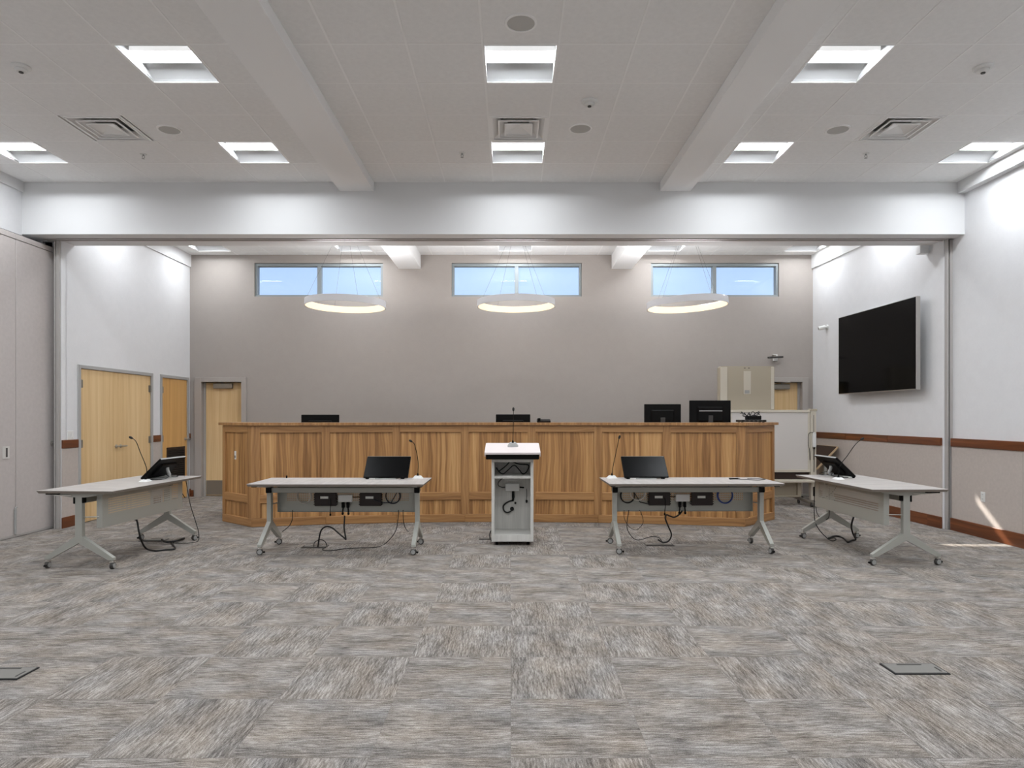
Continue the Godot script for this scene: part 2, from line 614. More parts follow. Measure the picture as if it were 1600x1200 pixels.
func build_walls() -> void:
	RW = Transform3D(Basis(Vector3.UP, 0.0323), P(5.69, 0, 8.85))
	# ---- back wall with three clerestory openings and two door openings
	var st := mb()
	var win := [[-4.73, -2.36], [-1.09, 1.31], [2.59, 4.95]]
	var y0 := 3.69
	var y1 := 4.31
	bx(st, -6.3, -5.70, 0, y0, 12.4, 12.66)
	bx(st, -5.70, -4.96, 2.112, y0, 12.4, 12.66)
	bx(st, -4.96, 4.55, 0, y0, 12.4, 12.66)
	bx(st, 4.55, 5.37, 2.112, y0, 12.4, 12.66)
	bx(st, 5.37, 6.0, 0, y0, 12.4, 12.66)
	bx(st, -6.3, 6.0, 0, 2.2, 12.66, 12.72)
	bx(st, -6.3, 6.0, y1, 4.66, 12.4, 12.66)
	var xs := [-6.3, -4.73, -2.36, -1.09, 1.31, 2.59, 4.95, 6.0]
	for k in 4:
		bx(st, xs[k * 2], xs[k * 2 + 1], y0, y1, 12.4, 12.66)
	struct_mesh("wall_back", st, M.taupe_wall, "taupe back wall with three clerestory windows and a door at each end", "wall")
	st = mb()
	bx(st, -7.0, 7.0, 4.84, 4.98, 12.3, 13.56)  # out of view, placed to thin the band of sun
	bx(st, -7.0, 7.0, 4.72, 4.90, 13.50, 13.56)
	bx(st, 3.24, 7.0, 4.58, 4.72, 13.50, 13.56)  # lower lips added to keep sun off the other panes
	bx(st, -7.0, 2.10, 4.58, 4.72, 13.50, 13.56)
	struct_mesh("unseen_eave_1", st, M.white_wall, "unseen eave with added lips, keeping sun to a thin band through one pane", "eave")
	var bb := mb()
	bx(bb, -5.92, -5.85, 0, 0.12, 12.38, 12.402, 0.003, 0)
	bx(bb, -4.86, 4.39, 0, 0.12, 12.38, 12.402, 0.003, 0, Vector2(0.3, 0.1))
	bx(bb, 5.485, 5.60, 0, 0.12, 12.38, 12.402, 0.003, 0)
	struct_mesh("baseboard_back", bb, M.red_wood, "red-brown wooden baseboard along the taupe back wall", "baseboard")
	# ---- far left wall with door openings (double closet door and single door)
	st = mb()
	bx(st, -6.2, -5.92, 0, 4.66, 8.945, 9.235)
	bx(st, -6.0, -5.92, 0, 4.66, 8.852, 8.95)
	bx(st, -6.2, -5.92, 2.14, 4.66, 9.235, 11.045)
	bx(st, -6.2, -5.92, 0, 4.66, 11.045, 11.395)
	bx(st, -6.2, -5.92, 2.14, 4.66, 11.395, 12.285)
	bx(st, -6.2, -5.92, 0, 4.66, 12.285, 12.5)
	bx(st, -6.3, -6.2, 0, 4.66, 8.9, 12.6)
	var wl := struct_mesh("wall_left", st, M.white_wall, "white left wall of the far room above a taupe wainscot", "wall")
	st = mb()
	bx(st, -5.925, -5.908, 0.14, 1.055, 8.855, 9.18)
	bx(st, -5.925, -5.908, 0.14, 1.055, 11.10, 11.34)
	obj("wainscot_panel", st, M.wainscot, wl)
	st = mb()
	bx(st, -5.925, -5.897, 1.055, 1.165, 8.855, 9.178, 0.004, 2)
	bx(st, -5.925, -5.897, 1.055, 1.165, 11.105, 11.338, 0.004, 2, Vector2(0.2, 0.5))
	bx(st, -5.925, -5.897, 1.055, 1.165, 12.34, 12.395, 0.004, 2, Vector2(0.2, 0.5))
	struct_mesh("trim_2", st, M.red_wood, "red-brown chair rail pieces beside the maple doors on the left wall", "chair rail")
	st = mb()
	bx(st, -5.925, -5.897, 0, 0.145, 8.855, 9.178, 0.004, 2)
	bx(st, -5.925, -5.897, 0, 0.145, 11.105, 11.338, 0.004, 2, Vector2(0.2, 0.5))
	bx(st, -5.925, -5.897, 0, 0.145, 12.34, 12.395, 0.004, 2, Vector2(0.2, 0.5))
	struct_mesh("baseboard_left", st, M.red_wood, "red-brown baseboard pieces beside the maple doors on the left wall", "baseboard")
	st = mb()
	bx(st, -5.94, -5.895, 4.233, 4.5, 9.1, 12.42)
	struct_mesh("trim_3", st, M.header, "white soffit strip along the top of the far left wall", "soffit")
	# ---- far right wall (leaning in)
	st = mb()
	rbox(st, -0.25, 0, 0, 4.66, -0.02, 3.75)
	var wr := struct_mesh("wall_right", st, M.white_wall, "white right wall of the far room carrying the big black screen", "wall")
	st = mb()
	rbox(st, 0, 0.016, 0.15, 1.095, 0.005, 3.53)
	obj("wainscot_panel", st, M.wainscot, wr)
	st = mb()
	for k in 3:
		rbox(st, 0, 0.03, 1.092, 1.197, 0.005 + k * 1.18, 1.183 + k * 1.18, 0.004, 2, Vector2(0.27 * k, 0.31 * k))
	struct_mesh("trim_4", st, M.red_wood, "red-brown chair rail on the far right wall under the screen", "chair rail")
	st = mb()
	rbox(st, 0, 0.03, 0, 0.155, 0.005, 3.53, 0.004, 2)
	struct_mesh("baseboard_right", st, M.red_wood, "red-brown baseboard along the far right wall behind the tables", "baseboard")
	st = mb()
	rbox(st, -0.02, 0.03, 4.205, 4.5, 0.2, 3.56)
	struct_mesh("trim_5", st, M.header, "white soffit strip along the top of the far right wall", "soffit")
	# ---- near right wall
	st = mb()
	bx(st, 5.775, 6.05, 0, 4.66, -1.8, 8.86)
	var wn := struct_mesh("wall_right_near", st, M.white_wall, "white right wall of the near room above a taupe wainscot", "wall")
	for k in 8:
		st = mb()
		bx(st, 5.745, 5.776, 0.15, 1.095, 8.76 - (k + 1) * 1.22 + 0.002, 8.76 - k * 1.22, 0.002)
		obj("wainscot_panel", st, M.wainscot, wn)
	st = mb()
	for k in 5:
		bx(st, 5.73, 5.776, 1.088, 1.195, 8.76 - (k + 1) * 2.0, 8.76 - k * 2.0 - 0.001, 0.004, 2, Vector2(0.27 * k, 0.37 * k))
	struct_mesh("trim_6", st, M.red_wood, "red-brown chair rail on the near right wall by the outlet", "chair rail")
	st = mb()
	for k in 5:
		bx(st, 5.725, 5.776, 0, 0.16, 8.76 - (k + 1) * 2.0, 8.76 - k * 2.0 - 0.001, 0.004, 2, Vector2(0.4 * k, 0.77 * k))
	struct_mesh("baseboard_right_near", st, M.red_wood, "red-brown baseboard along the near right wall with sun streak", "baseboard")
	st = mb()
	bx(st, 5.68, 5.79, 4.313, 4.5, -1.7, 8.56)
	struct_mesh("trim_7", st, M.header, "white soffit strip along the top of the near right wall", "soffit")
	# ---- near left wall: the upper wall over the stored partition, and the pocket behind it
	st = mb()
	bx(st, -6.5, -6.22, 3.78, 4.66, -1.8, 8.56)
	bx(st, -6.5, -6.30, 0, 4.66, -1.8, 9.2)
	bx(st, -6.5, -6.10, 0, 4.66, 8.945, 9.0)
	bx(st, -6.3, -5.93, 3.80, 4.66, 8.6, 9.15)
	struct_mesh("wall_left_near", st, M.white_wall, "white upper left wall of the near room over the stored partition", "wall")
	st = mb()
	bx(st, -6.23, -6.19, 4.33, 4.5, -1.7, 8.56)
	struct_mesh("trim_8", st, M.header, "white soffit strip along the top of the near left wall", "soffit")
	st = mb()
	bx(st, -6.6, 6.1, -0.1, 4.66, -1.95, -1.75)
	struct_mesh("wall_rear", st, M.white_wall, "white rear wall of the near room behind the viewer", "wall")
	# ---- header over the opening
	st = mb()
	bx(st, -6.25, 5.79, 3.796, 4.62, 8.547, 8.742)
	bx(st, -6.25, 5.72, 3.83, 4.62, 8.742, 8.76)
	bx(st, -6.25, 5.72, 3.796, 4.62, 8.89, 9.125)
	bx(st, -6.25, 5.72, 3.84, 4.62, 8.76, 8.89)
	var hd := struct_mesh("wall_header", st, M.header, "white header beam across the room over the partition opening", "header")
	st = mb()
	bx(st, -6.1, 5.72, 3.789, 3.84, 8.766, 8.80, 0.002)
	bx(st, -6.1, 5.72, 3.789, 3.84, 8.838, 8.872, 0.002)
	bx(st, -6.1, 5.72, 3.826, 3.84, 8.80, 8.838)
	obj("track", st, M.track, hd)
	st = mb()
	bx(st, 5.545, 5.665, 3.69, 3.80, 9.10, 9.20, 0.004)
	obj("track_end_block", st, M.header, hd)
	# ---- jamb post for the partition on the right
	st = mb()
	bx(st, 5.70, 5.725, 0, 3.79, 8.78, 8.86, 0.003)
	bx(st, 5.74, 5.78, 0, 3.79, 8.78, 8.86, 0.003)
	var jp := struct_mesh("trim_9", st, M.track, "taupe metal jamb post for the partition on the right wall", "jamb")
	st = mb()
	bx(st, 5.72, 5.745, 0, 3.79, 8.80, 8.87)
	obj("jamb_groove", st, M.bronze, jp)

# =====================================================================  ceiling
const XL := [[-6.19, -5.79, -5.175, -4.50, -3.84, -3.197, -2.58, -2.18], [-1.74, -1.446, -0.836, -0.226, 0.385, 0.995, 1.605, 1.90], [2.29, 2.49, 3.09, 3.71, 4.33, 4.99, 5.61, 5.68]]
const XF := [[-5.90, -5.64, -5.03, -4.40, -3.75, -3.09, -2.47, -2.07], [-1.66, -1.446, -0.836, -0.226, 0.385, 0.995, 1.605, 1.86], [2.24, 2.46, 3.05, 3.68, 4.30, 4.91, 5.52, 5.66]]
const Z0 := 5.372
const ZP := 0.634
func build_ceiling() -> void:
	var st := mb()
	bx(st, -6.6, 6.1, CEIL + 0.14, CEIL + 0.24, -1.95, 12.75)
	var c := struct_mesh("ceiling", st, M.header, "white suspended ceiling of square tiles between boxed beams", "ceiling")
	var shared := {}
	var rest := mb()
	# rows of tiles: near room counted from Z0, far room counted back from 12.13
	var rows := []
	for k in range(-11, 5):
		rows.append([Z0 + k * ZP, Z0 + (k + 1) * ZP, k, 0])
	rows.append([Z0 + 5 * ZP, 8.547, 5, 0])
	for k in 5:
		rows.append([12.13 - (k + 1) * ZP, 12.13 - k * ZP, k, 1])
	rows.append([12.13, 12.4, -1, 1])
	for row in rows:
		for b in 3:
			var xl: Array = XL[b] if row[3] == 0 else XF[b]
			for i in xl.size() - 1:
				var x0: float = xl[i]
				var x1: float = xl[i + 1]
				var d0: float = row[0]
				var d1: float = row[1]
				if x1 - x0 < 0.03 or taken(b, i, row[2], row[3]):
					continue
				var g := 0.007
				if i == 0:
					x0 -= g
				if i == xl.size() - 2:
					x1 += g
				var seen: bool = (row[3] == 0 and row[2] >= -1 and absf((x0 + x1) / 2) < d1 * 0.8 + 0.3) or (row[3] == 1 and d1 > 11.6)
				var w := Vector3(x1 - x0 - 2 * g, 0.016, d1 - d0 - 2 * g)
				var key := "%.3f %.3f" % [w.x, w.z]
				if not shared.has(key):
					var s := mb()
					box(s, Transform3D(), w, 0.002)
					shared[key] = s.commit()
				var tr := Transform3D(Basis(), P((x0 + x1) / 2, CEIL + 0.010, (d0 + d1) / 2))
				if seen:
					var o := obj("ceiling_tile", shared[key], M.tile, c)
					o.transform = tr
				else:
					rest.append_from(shared[key], 0, tr)
	var ro := obj("ceiling_tiles_beyond_view", rest, M.tile, c)
	ro.set_meta("kind", "stuff")
	# grid bars: long ones run away from the lens, cross bars per bay
	for b in 3:
		for part in [[-1.75, 8.547, XL], [9.12, 12.4, XF]]:
			var xl: Array = part[2][b]
			for i in range(1, xl.size() - 1):
				st = mb()
				bx(st, xl[i] - 0.008, xl[i] + 0.008, CEIL, CEIL + 0.03, part[0], part[1])
				obj("grid_bar", st, M.grid, c)
		for row in rows:
			var e0: float = XL[b][0] if row[3] == 0 else XF[b][0]
			var e1: float = XL[b][-1] if row[3] == 0 else XF[b][-1]
			st = mb()
			bx(st, e0, e1, CEIL + 0.0005, CEIL + 0.03, row[0] - 0.008, row[0] + 0.008)
			obj("grid_bar", st, M.grid, c)
	# boxed beams
	for q in [[-2.18, -1.74, 4.345, -1.8, 8.55], [1.90, 2.29, 4.345, -1.8, 8.55], [-2.07, -1.66, 4.20, 9.12, 12.41], [1.86, 2.24, 4.20, 9.12, 12.41]]:
		st = mb()
		bx(st, q[0], q[1], q[2], CEIL + 0.15, q[3], q[4], 0.003)
		obj("beam", st, M.beam, c)

# cells that hold a light or an air diffuser
func taken(b: int, i: int, k: int, room: int) -> bool:
	var light := (b == 0 and (i == 1 or i == 5)) or (b == 1 and i == 3) or (b == 2 and (i == 1 or i == 5))
	if room == 0:
		if light and (k == 0 or k == 3 or k == -3 or k == -6 or k == -9):
			return true
		return k == 2 and ((b == 0 and i == 3) or (b == 1 and i == 3) or (b == 2 and i == 3))
	return light and (k == 0 or k == 3)

# =====================================================================  windows
func build_windows() -> void:
	var win := [[-4.73, -2.36, "left clerestory window of two panes, above the left ring pendant"], [-1.09, 1.31, "middle clerestory window of two panes, above the central ring pendant"], [2.59, 4.95, "right clerestory window of two panes, above the tilted ring pendant"]]
	for k in 3:
		var x0: float = win[k][0]
		var x1: float = win[k][1]
		var w := struct_node("window_%d" % (k + 1), win[k][2], "window")
		var f := 0.045
		var st := mb()
		bx(st, x0, x1, 4.31 - 0.055, 4.31, 12.43, 12.54, 0.004)
		bx(st, x0, x1, 3.69, 3.69 + 0.035, 12.43, 12.54, 0.004)
		bx(st, x0, x0 + f, 3.725, 4.255, 12.43, 12.54, 0.004)
		bx(st, x1 - f, x1, 3.725, 4.255, 12.43, 12.54, 0.004)
		obj("window_frame", st, M.alu, w)
		var xm := (x0 + x1) / 2
		st = mb()
		bx(st, xm - 0.035, xm + 0.035, 3.725, 4.255, 12.43, 12.54, 0.004)
		obj("mullion", st, M.alu, w)
		for s in [[x0 + f - 0.005, xm - 0.03], [xm + 0.03, x1 - f + 0.005]]:
			st = mb()
			bx(st, s[0], s[1], 3.72, 4.26, 12.485, 12.489)
			obj("pane", st, M.glass, w)

# =====================================================================  doors
func lever(parent: Node3D, at: Transform3D, flip: float) -> void:
	var st := mb()
	lathe(st, at * Transform3D(Basis(Vector3.RIGHT, PI / 2), Vector3.ZERO), [Vector2(0, 0), Vector2(0.027, 0), Vector2(0.027, 0.008), Vector2(0.011, 0.012), Vector2(0.011, 0.05), Vector2(0, 0.05)], 16)
	var pts := []
	for p in [Vector3(0, 0, 0.045), Vector3(0.02 * flip, 0, 0.052), Vector3(0.07 * flip, 0, 0.052), Vector3(0.10 * flip, 0, 0.045)]:
		pts.append(at * p)
	tube(st, curve(pts, 4), 0.009, 8)
	obj("door_handle", st, M.steel, parent)

func hinges(parent: Node3D, make: Callable) -> void:
	for y in [0.28, 1.10, 1.93]:
		var st := mb()
		make.call(st, y)
		obj("hinge", st, M.brushed, parent)

func closer(parent: Node3D, x0: float, x1: float, y: float, d: float, arm: float) -> void:
	var st := mb()
	bx(st, x0, x1, y - 0.045, y + 0.045, d - 0.065, d, 0.006)
	bx(st, x0 + 0.01, x1 - 0.01, y - 0.05, y - 0.045, d - 0.06, d)
	var c := obj("door_closer", st, M.brushed, parent)
	st = mb()
	tube(st, [P((x0 + x1) / 2, y + 0.055, d - 0.03), P((x0 + x1) / 2 + arm, y + 0.075, d - 0.16), P((x0 + x1) / 2 - arm * 0.6, y + 0.085, d - 0.03)], 0.009, 6)
	obj("closer_arm", st, M.steel, c)

func build_doors() -> void:
	# door_1: pair of closet doors on the far left wall
	var d := struct_node("door_1", "pair of pale maple closet doors in a grey frame on left wall", "door", Vector3(-5.92, 0, -10.14))
	var fx0 := -0.02
	var fx1 := 0.018
	var st := mb()
	lb(st, -0.24, fx1, 0, 2.19, 0.905, 0.96, 0.003)
	lb(st, -0.24, fx1, 0, 2.19, -0.96, -0.905, 0.003)
	lb(st, -0.24, fx1, 2.14, 2.19, -0.905, 0.905, 0.003)
	obj("door_frame", st, M.door_frame, d)
	for s in [[0.0015, 0.9035], [-0.9035, -0.0015]]:
		st = mb()
		lb(st, -0.045, -0.002, 0.008, 2.137, s[0], s[1], 0.002, 1, Vector2(s[0], 0.5))
		obj("door_leaf", st, M.maple, d)
	hinges(d, func(s, y): cyl(s, Vector3(0.008, y - 0.055, 0.90), Vector3(0.008, y + 0.055, 0.90), 0.012); lb(s, -0.003, 0.003, y - 0.055, y + 0.055, 0.845, 0.9))
	hinges(d, func(s, y): cyl(s, Vector3(0.008, y - 0.055, -0.90), Vector3(0.008, y + 0.055, -0.90), 0.012); lb(s, -0.003, 0.003, y - 0.055, y + 0.055, -0.9, -0.845))
	lever(d, Transform3D(Basis(Vector3.UP, PI / 2), Vector3(-0.002, 1.03, 0.055)), -1.0)
	lever(d, Transform3D(Basis(Vector3.UP, PI / 2), Vector3(-0.002, 1.03, -0.055)), 1.0)
	# door_2: single door with a louvre grille
	d = struct_node("door_2", "single amber maple door with dark louvre grille in left wall corner", "door", Vector3(-5.92, 0, -11.84))
	st = mb()
	lb(st, -0.24, fx1, 0, 2.19, 0.445, 0.50, 0.003)
	lb(st, -0.24, fx1, 0, 2.19, -0.50, -0.445, 0.003)
	lb(st, -0.24, fx1, 2.14, 2.19, -0.445, 0.445, 0.003)
	obj("door_frame", st, M.door_frame, d)
	st = mb()
	lb(st, -0.045, -0.002, 0.008, 2.137, -0.4435, 0.4435, 0.002, 1, Vector2(0, 0.5))
	obj("door_leaf", st, M.amber, d)
	st = mb()
	lb(st, -0.003, 0.01, 0.36, 0.40, -0.36, 0.28, 0.003)
	lb(st, -0.003, 0.01, 0.90, 0.94, -0.36, 0.28, 0.003)
	lb(st, -0.003, 0.01, 0.40, 0.90, 0.245, 0.28, 0.003)
	lb(st, -0.003, 0.01, 0.40, 0.90, -0.36, -0.325, 0.003)
	var gr := obj("louvre_grille", st, M.dark_wood, d)
	for k in 14:
		st = mb()
		box(st, Transform3D(Basis(Vector3.BACK, 0.7), Vector3(0.004, 0.415 + k * 0.036, -0.04)), Vector3(0.016, 0.004, 0.57))
		obj("slat", st, M.dark_wood, gr)
	st = mb()
	lb(st, -0.0025, -0.001, 0.40, 0.90, -0.325, 0.245)
	obj("grille_backing", st, M.rubber, gr)
	hinges(d, func(s, y): cyl(s, Vector3(0.008, y - 0.055, 0.44), Vector3(0.008, y + 0.055, 0.44), 0.012); lb(s, -0.003, 0.003, y - 0.055, y + 0.055, 0.385, 0.44))
	lever(d, Transform3D(Basis(Vector3.UP, PI / 2), Vector3(-0.002, 1.07, -0.38)), 1.0)
	# door_3 and door_4: doors in the back wall, set back in taupe frames
	d = struct_node("door_3", "pale maple door with closer and kick plate, left end of back wall", "door")
	st = mb()
	bx(st, -5.82, -5.70, 0, 2.20, 12.365, 12.5, 0.003)
	bx(st, -4.96, -4.87, 0, 2.20, 12.365, 12.5, 0.003)
	bx(st, -5.70, -4.96, 2.112, 2.20, 12.365, 12.5, 0.003)
	bx(st, -5.70, -5.665, 0, 2.112, 12.48, 12.55)
	obj("door_frame", st, M.frame_taupe, d)
	st = mb()
	bx(st, -5.70, -4.96, 0.008, 2.108, 12.50, 12.545, 0.002, 1, Vector2(0.15, 0.2))
	obj("door_leaf", st, M.maple, d)
	st = mb()
	bx(st, -5.66, -4.965, 0.02, 0.29, 12.495, 12.50, 0.001, 0)
	obj("kick_plate", st, M.brushed, d)
	closer(d, -5.51, -5.16, 2.045, 12.50, -0.11)
	d = struct_node("door_4", "pale maple door with closer behind the mobile whiteboard", "door")
	st = mb()
	bx(st, 4.46, 4.55, 0, 2.20, 12.365, 12.5, 0.003)
	bx(st, 5.37, 5.48, 0, 2.20, 12.365, 12.5, 0.003)
	bx(st, 4.55, 5.37, 2.112, 2.20, 12.365, 12.5, 0.003)
	bx(st, 5.33, 5.37, 0, 2.112, 12.48, 12.55)
	obj("door_frame", st, M.frame_taupe, d)
	st = mb()
	bx(st, 4.55, 5.36, 0.008, 2.108, 12.50, 12.545, 0.002, 1, Vector2(0.55, 0.2))
	obj("door_leaf", st, M.maple, d)
	closer(d, 4.86, 5.17, 2.03, 12.50, 0.12)

# =====================================================================  stored partition on the left
func build_partition() -> void:
	var t := thing("folding_partition", "tall stored folding partition of taupe grey panels along left wall", "partition", P(-6.06, 0, 8.92))
	var z := 0.0
	for k in 6:
		var l: float = 0.69 if k == 0 else 1.22
		var st := mb()
		lb(st, -0.1, 0.0, 0.03, 3.645, z + 0.004, z + l - 0.004, 0.004)
		var p := obj("panel", st, M.panel_grey, t)
		st = mb()
		lb(st, -0.1, 0.004, 3.65, 3.715, z + 0.003, z + l - 0.003, 0.003)
		obj("top_rail", st, M.panel_grey, p)
		st = mb()
		lb(st, -0.1, 0.004, 0.004, 0.03, z + 0.003, z + l - 0.003, 0.002)
		obj("bottom_seal", st, M.track, p)
		z += l
	var st := mb()
	lb(st, 0.0, 0.006, 0.97, 1.12, 0.80, 0.91, 0.002)
	var rp := obj("recessed_pull", st, M.lectern, t)
	st = mb()
	lb(st, 0.005, 0.008, 0.99, 1.10, 0.835, 0.862)
	obj("pull_slot", st, M.dark_grey, rp)
	st = mb()
	cyl(st, Vector3(0, 1.13, 0.052), Vector3(0.022, 1.13, 0.052), 0.028)
	cyl(st, Vector3(0.022, 1.13, 0.052), Vector3(0.03, 1.13, 0.052), 0.012)
	obj("door_lock", st, M.steel, t)
	st = mb()
	cyl(st, Vector3(0.012, 0.04, 0.715), Vector3(0.012, 0.34, 0.715), 0.014)
	tube(st, curve([Vector3(0.012, 0.33, 0.715), Vector3(0.012, 0.36, 0.712), Vector3(0.012, 0.365, 0.69)], 4), 0.01)
	obj("floor_bolt", st, M.grey_plastic, t)
	st = mb()
	bx(st, -5.995, -5.978, 0, 3.79, 8.818, 8.85, 0.002)
	bx(st, -5.965, -5.925, 0, 3.79, 8.815, 8.85, 0.003)
	bx(st, -5.99, -5.93, 0, 3.79, 8.83, 8.85)
	struct_mesh("unseen_eave_10", st, M.track, "taupe metal end post beside the stored partition at left", "jamb")

# =====================================================================  lights
func build_troffers() -> void:
	var w := 0.598
	var l := 0.62
	var t := Node3D.new()
	t.name = "troffer_light"
	used["troffer_light"] = 0
	add_child(t)
	tag(t, "troffer", "ceiling light", "square recessed ceiling lights")
	var st := mb()
	lb(st, -w / 2, w / 2, 0, 0.02, l / 2 - 0.012, l / 2, 0.001)
	lb(st, -w / 2, w / 2, 0, 0.02, -l / 2, -l / 2 + 0.012, 0.001)
	lb(st, -w / 2, -w / 2 + 0.01, 0, 0.02, -l / 2 + 0.012, l / 2 - 0.012, 0.001)
	lb(st, w / 2 - 0.01, w / 2, 0, 0.02, -l / 2 + 0.012, l / 2 - 0.012, 0.001)
	obj("frame", st, M.grid, t)
	# arched reflector on either side of the lens, and end plates
	for s in [-1.0, 1.0]:
		st = mb()
		var prev := Vector2(l / 2 - 0.012, 0.004)
		var n := 10
		for k in range(1, n + 1):
			var f := float(k) / n
			var cur := Vector2(lerpf(l / 2 - 0.012, 0.085, f), 0.004 + 0.108 * pow(f, 0.8))
			var A := Vector3(-w / 2 + 0.008, prev.y, s * prev.x)
			var B := Vector3(w / 2 - 0.008, prev.y, s * prev.x)
			var C := Vector3(w / 2 - 0.008, cur.y, s * cur.x)
			var D := Vector3(-w / 2 + 0.008, cur.y, s * cur.x)
			if s > 0:
				quad(st, A, D, C, B)
			else:
				quad(st, A, B, C, D)
			prev = cur
		obj("reflector", st, M.reflector, t)
	st = mb()
	lb(st, -w / 2 + 0.004, -w / 2 + 0.010, 0.002, 0.125, -l / 2 + 0.01, l / 2 - 0.01)
	obj("end_plate", st, M.reflector, t)
	st = mb()
	lb(st, w / 2 - 0.010, w / 2 - 0.004, 0.002, 0.125, -l / 2 + 0.01, l / 2 - 0.01)
	obj("end_plate", st, M.reflector, t)
	# added rails, faintly glowing, that keep lens light off the reflectors
	for s in [-1.0, 1.0]:
		st = mb()
		lb(st, -w / 2 + 0.012, w / 2 - 0.012, 0.069, 0.112, s * 0.096 - 0.003, s * 0.096 + 0.003)
		obj("added_lens_rail", st, M.added_rail_glow, t)
	# bulging lens
	st = mb()
	var arc := []
	for k in 13:
		var a := PI * k / 12.0
		arc.append(Vector2(0.092 * cos(a), 0.112 - 0.034 * sin(a)))
	for k in 12:
		var p: Vector2 = arc[k]
		var q: Vector2 = arc[k + 1]
		quad(st, Vector3(-w / 2 + 0.012, p.y, p.x), Vector3(-w / 2 + 0.012, q.y, q.x), Vector3(w / 2 - 0.012, q.y, q.x), Vector3(w / 2 - 0.012, p.y, p.x))
	obj("lens", st, M.lens, t)
	st = mb()
	lb(st, -w / 2 + 0.004, w / 2 - 0.004, 0.122, 0.130, -l / 2 + 0.006, l / 2 - 0.006)
	obj("housing", st, M.reflector, t)
	var al := AreaLight3D.new()
	al.name = "light"
	al.area_size = Vector2(0.56, 0.16)
	al.light_energy = TROFFER_ENERGY
	al.light_color = Color(0.955, 0.978, 1.0)
	al.area_range = 25.0
	al.area_attenuation = 2.0
	al.shadow_enabled = true
	al.rotation.x = -PI / 2
	al.position = Vector3(0, 0.074, 0)
	t.add_child(al)
	var first := true
	var cols := [[-5.4825, "by the left wall", -5.335], [-2.8885, "left of the left beam", -2.78], [0.0795, "between the two beams", 0.0795], [2.79, "right of the right beam", 2.755], [5.305, "by the right wall", 5.215]]
	var rows := [[Z0 + ZP / 2, "front row nearest the viewer"], [Z0 + 3.5 * ZP, "near-room row beside the header"], [12.13 - ZP / 2, "far-room row glimpsed under the header"], [12.13 - 3.5 * ZP, "far-room row hidden by the header"], [Z0 - 2.5 * ZP, "first row behind the viewer"], [Z0 - 5.5 * ZP, "second row behind the viewer"], [Z0 - 8.5 * ZP, "third row behind the viewer"]]
	for r in rows:
		for c in cols:
			var label: String = "recessed square ceiling light %s, %s" % [c[1], r[1]]
			var where := P(c[0] if r[0] < 8.6 else c[2], CEIL - 0.001, r[0])
			if first:
				place(t, label, where)
				first = false
			else:
				var d := dup(t, "troffer_light", label, where)
				if r[0] > 8.6:
					(d.get_node("light") as AreaLight3D).light_energy = FAR_ENERGY

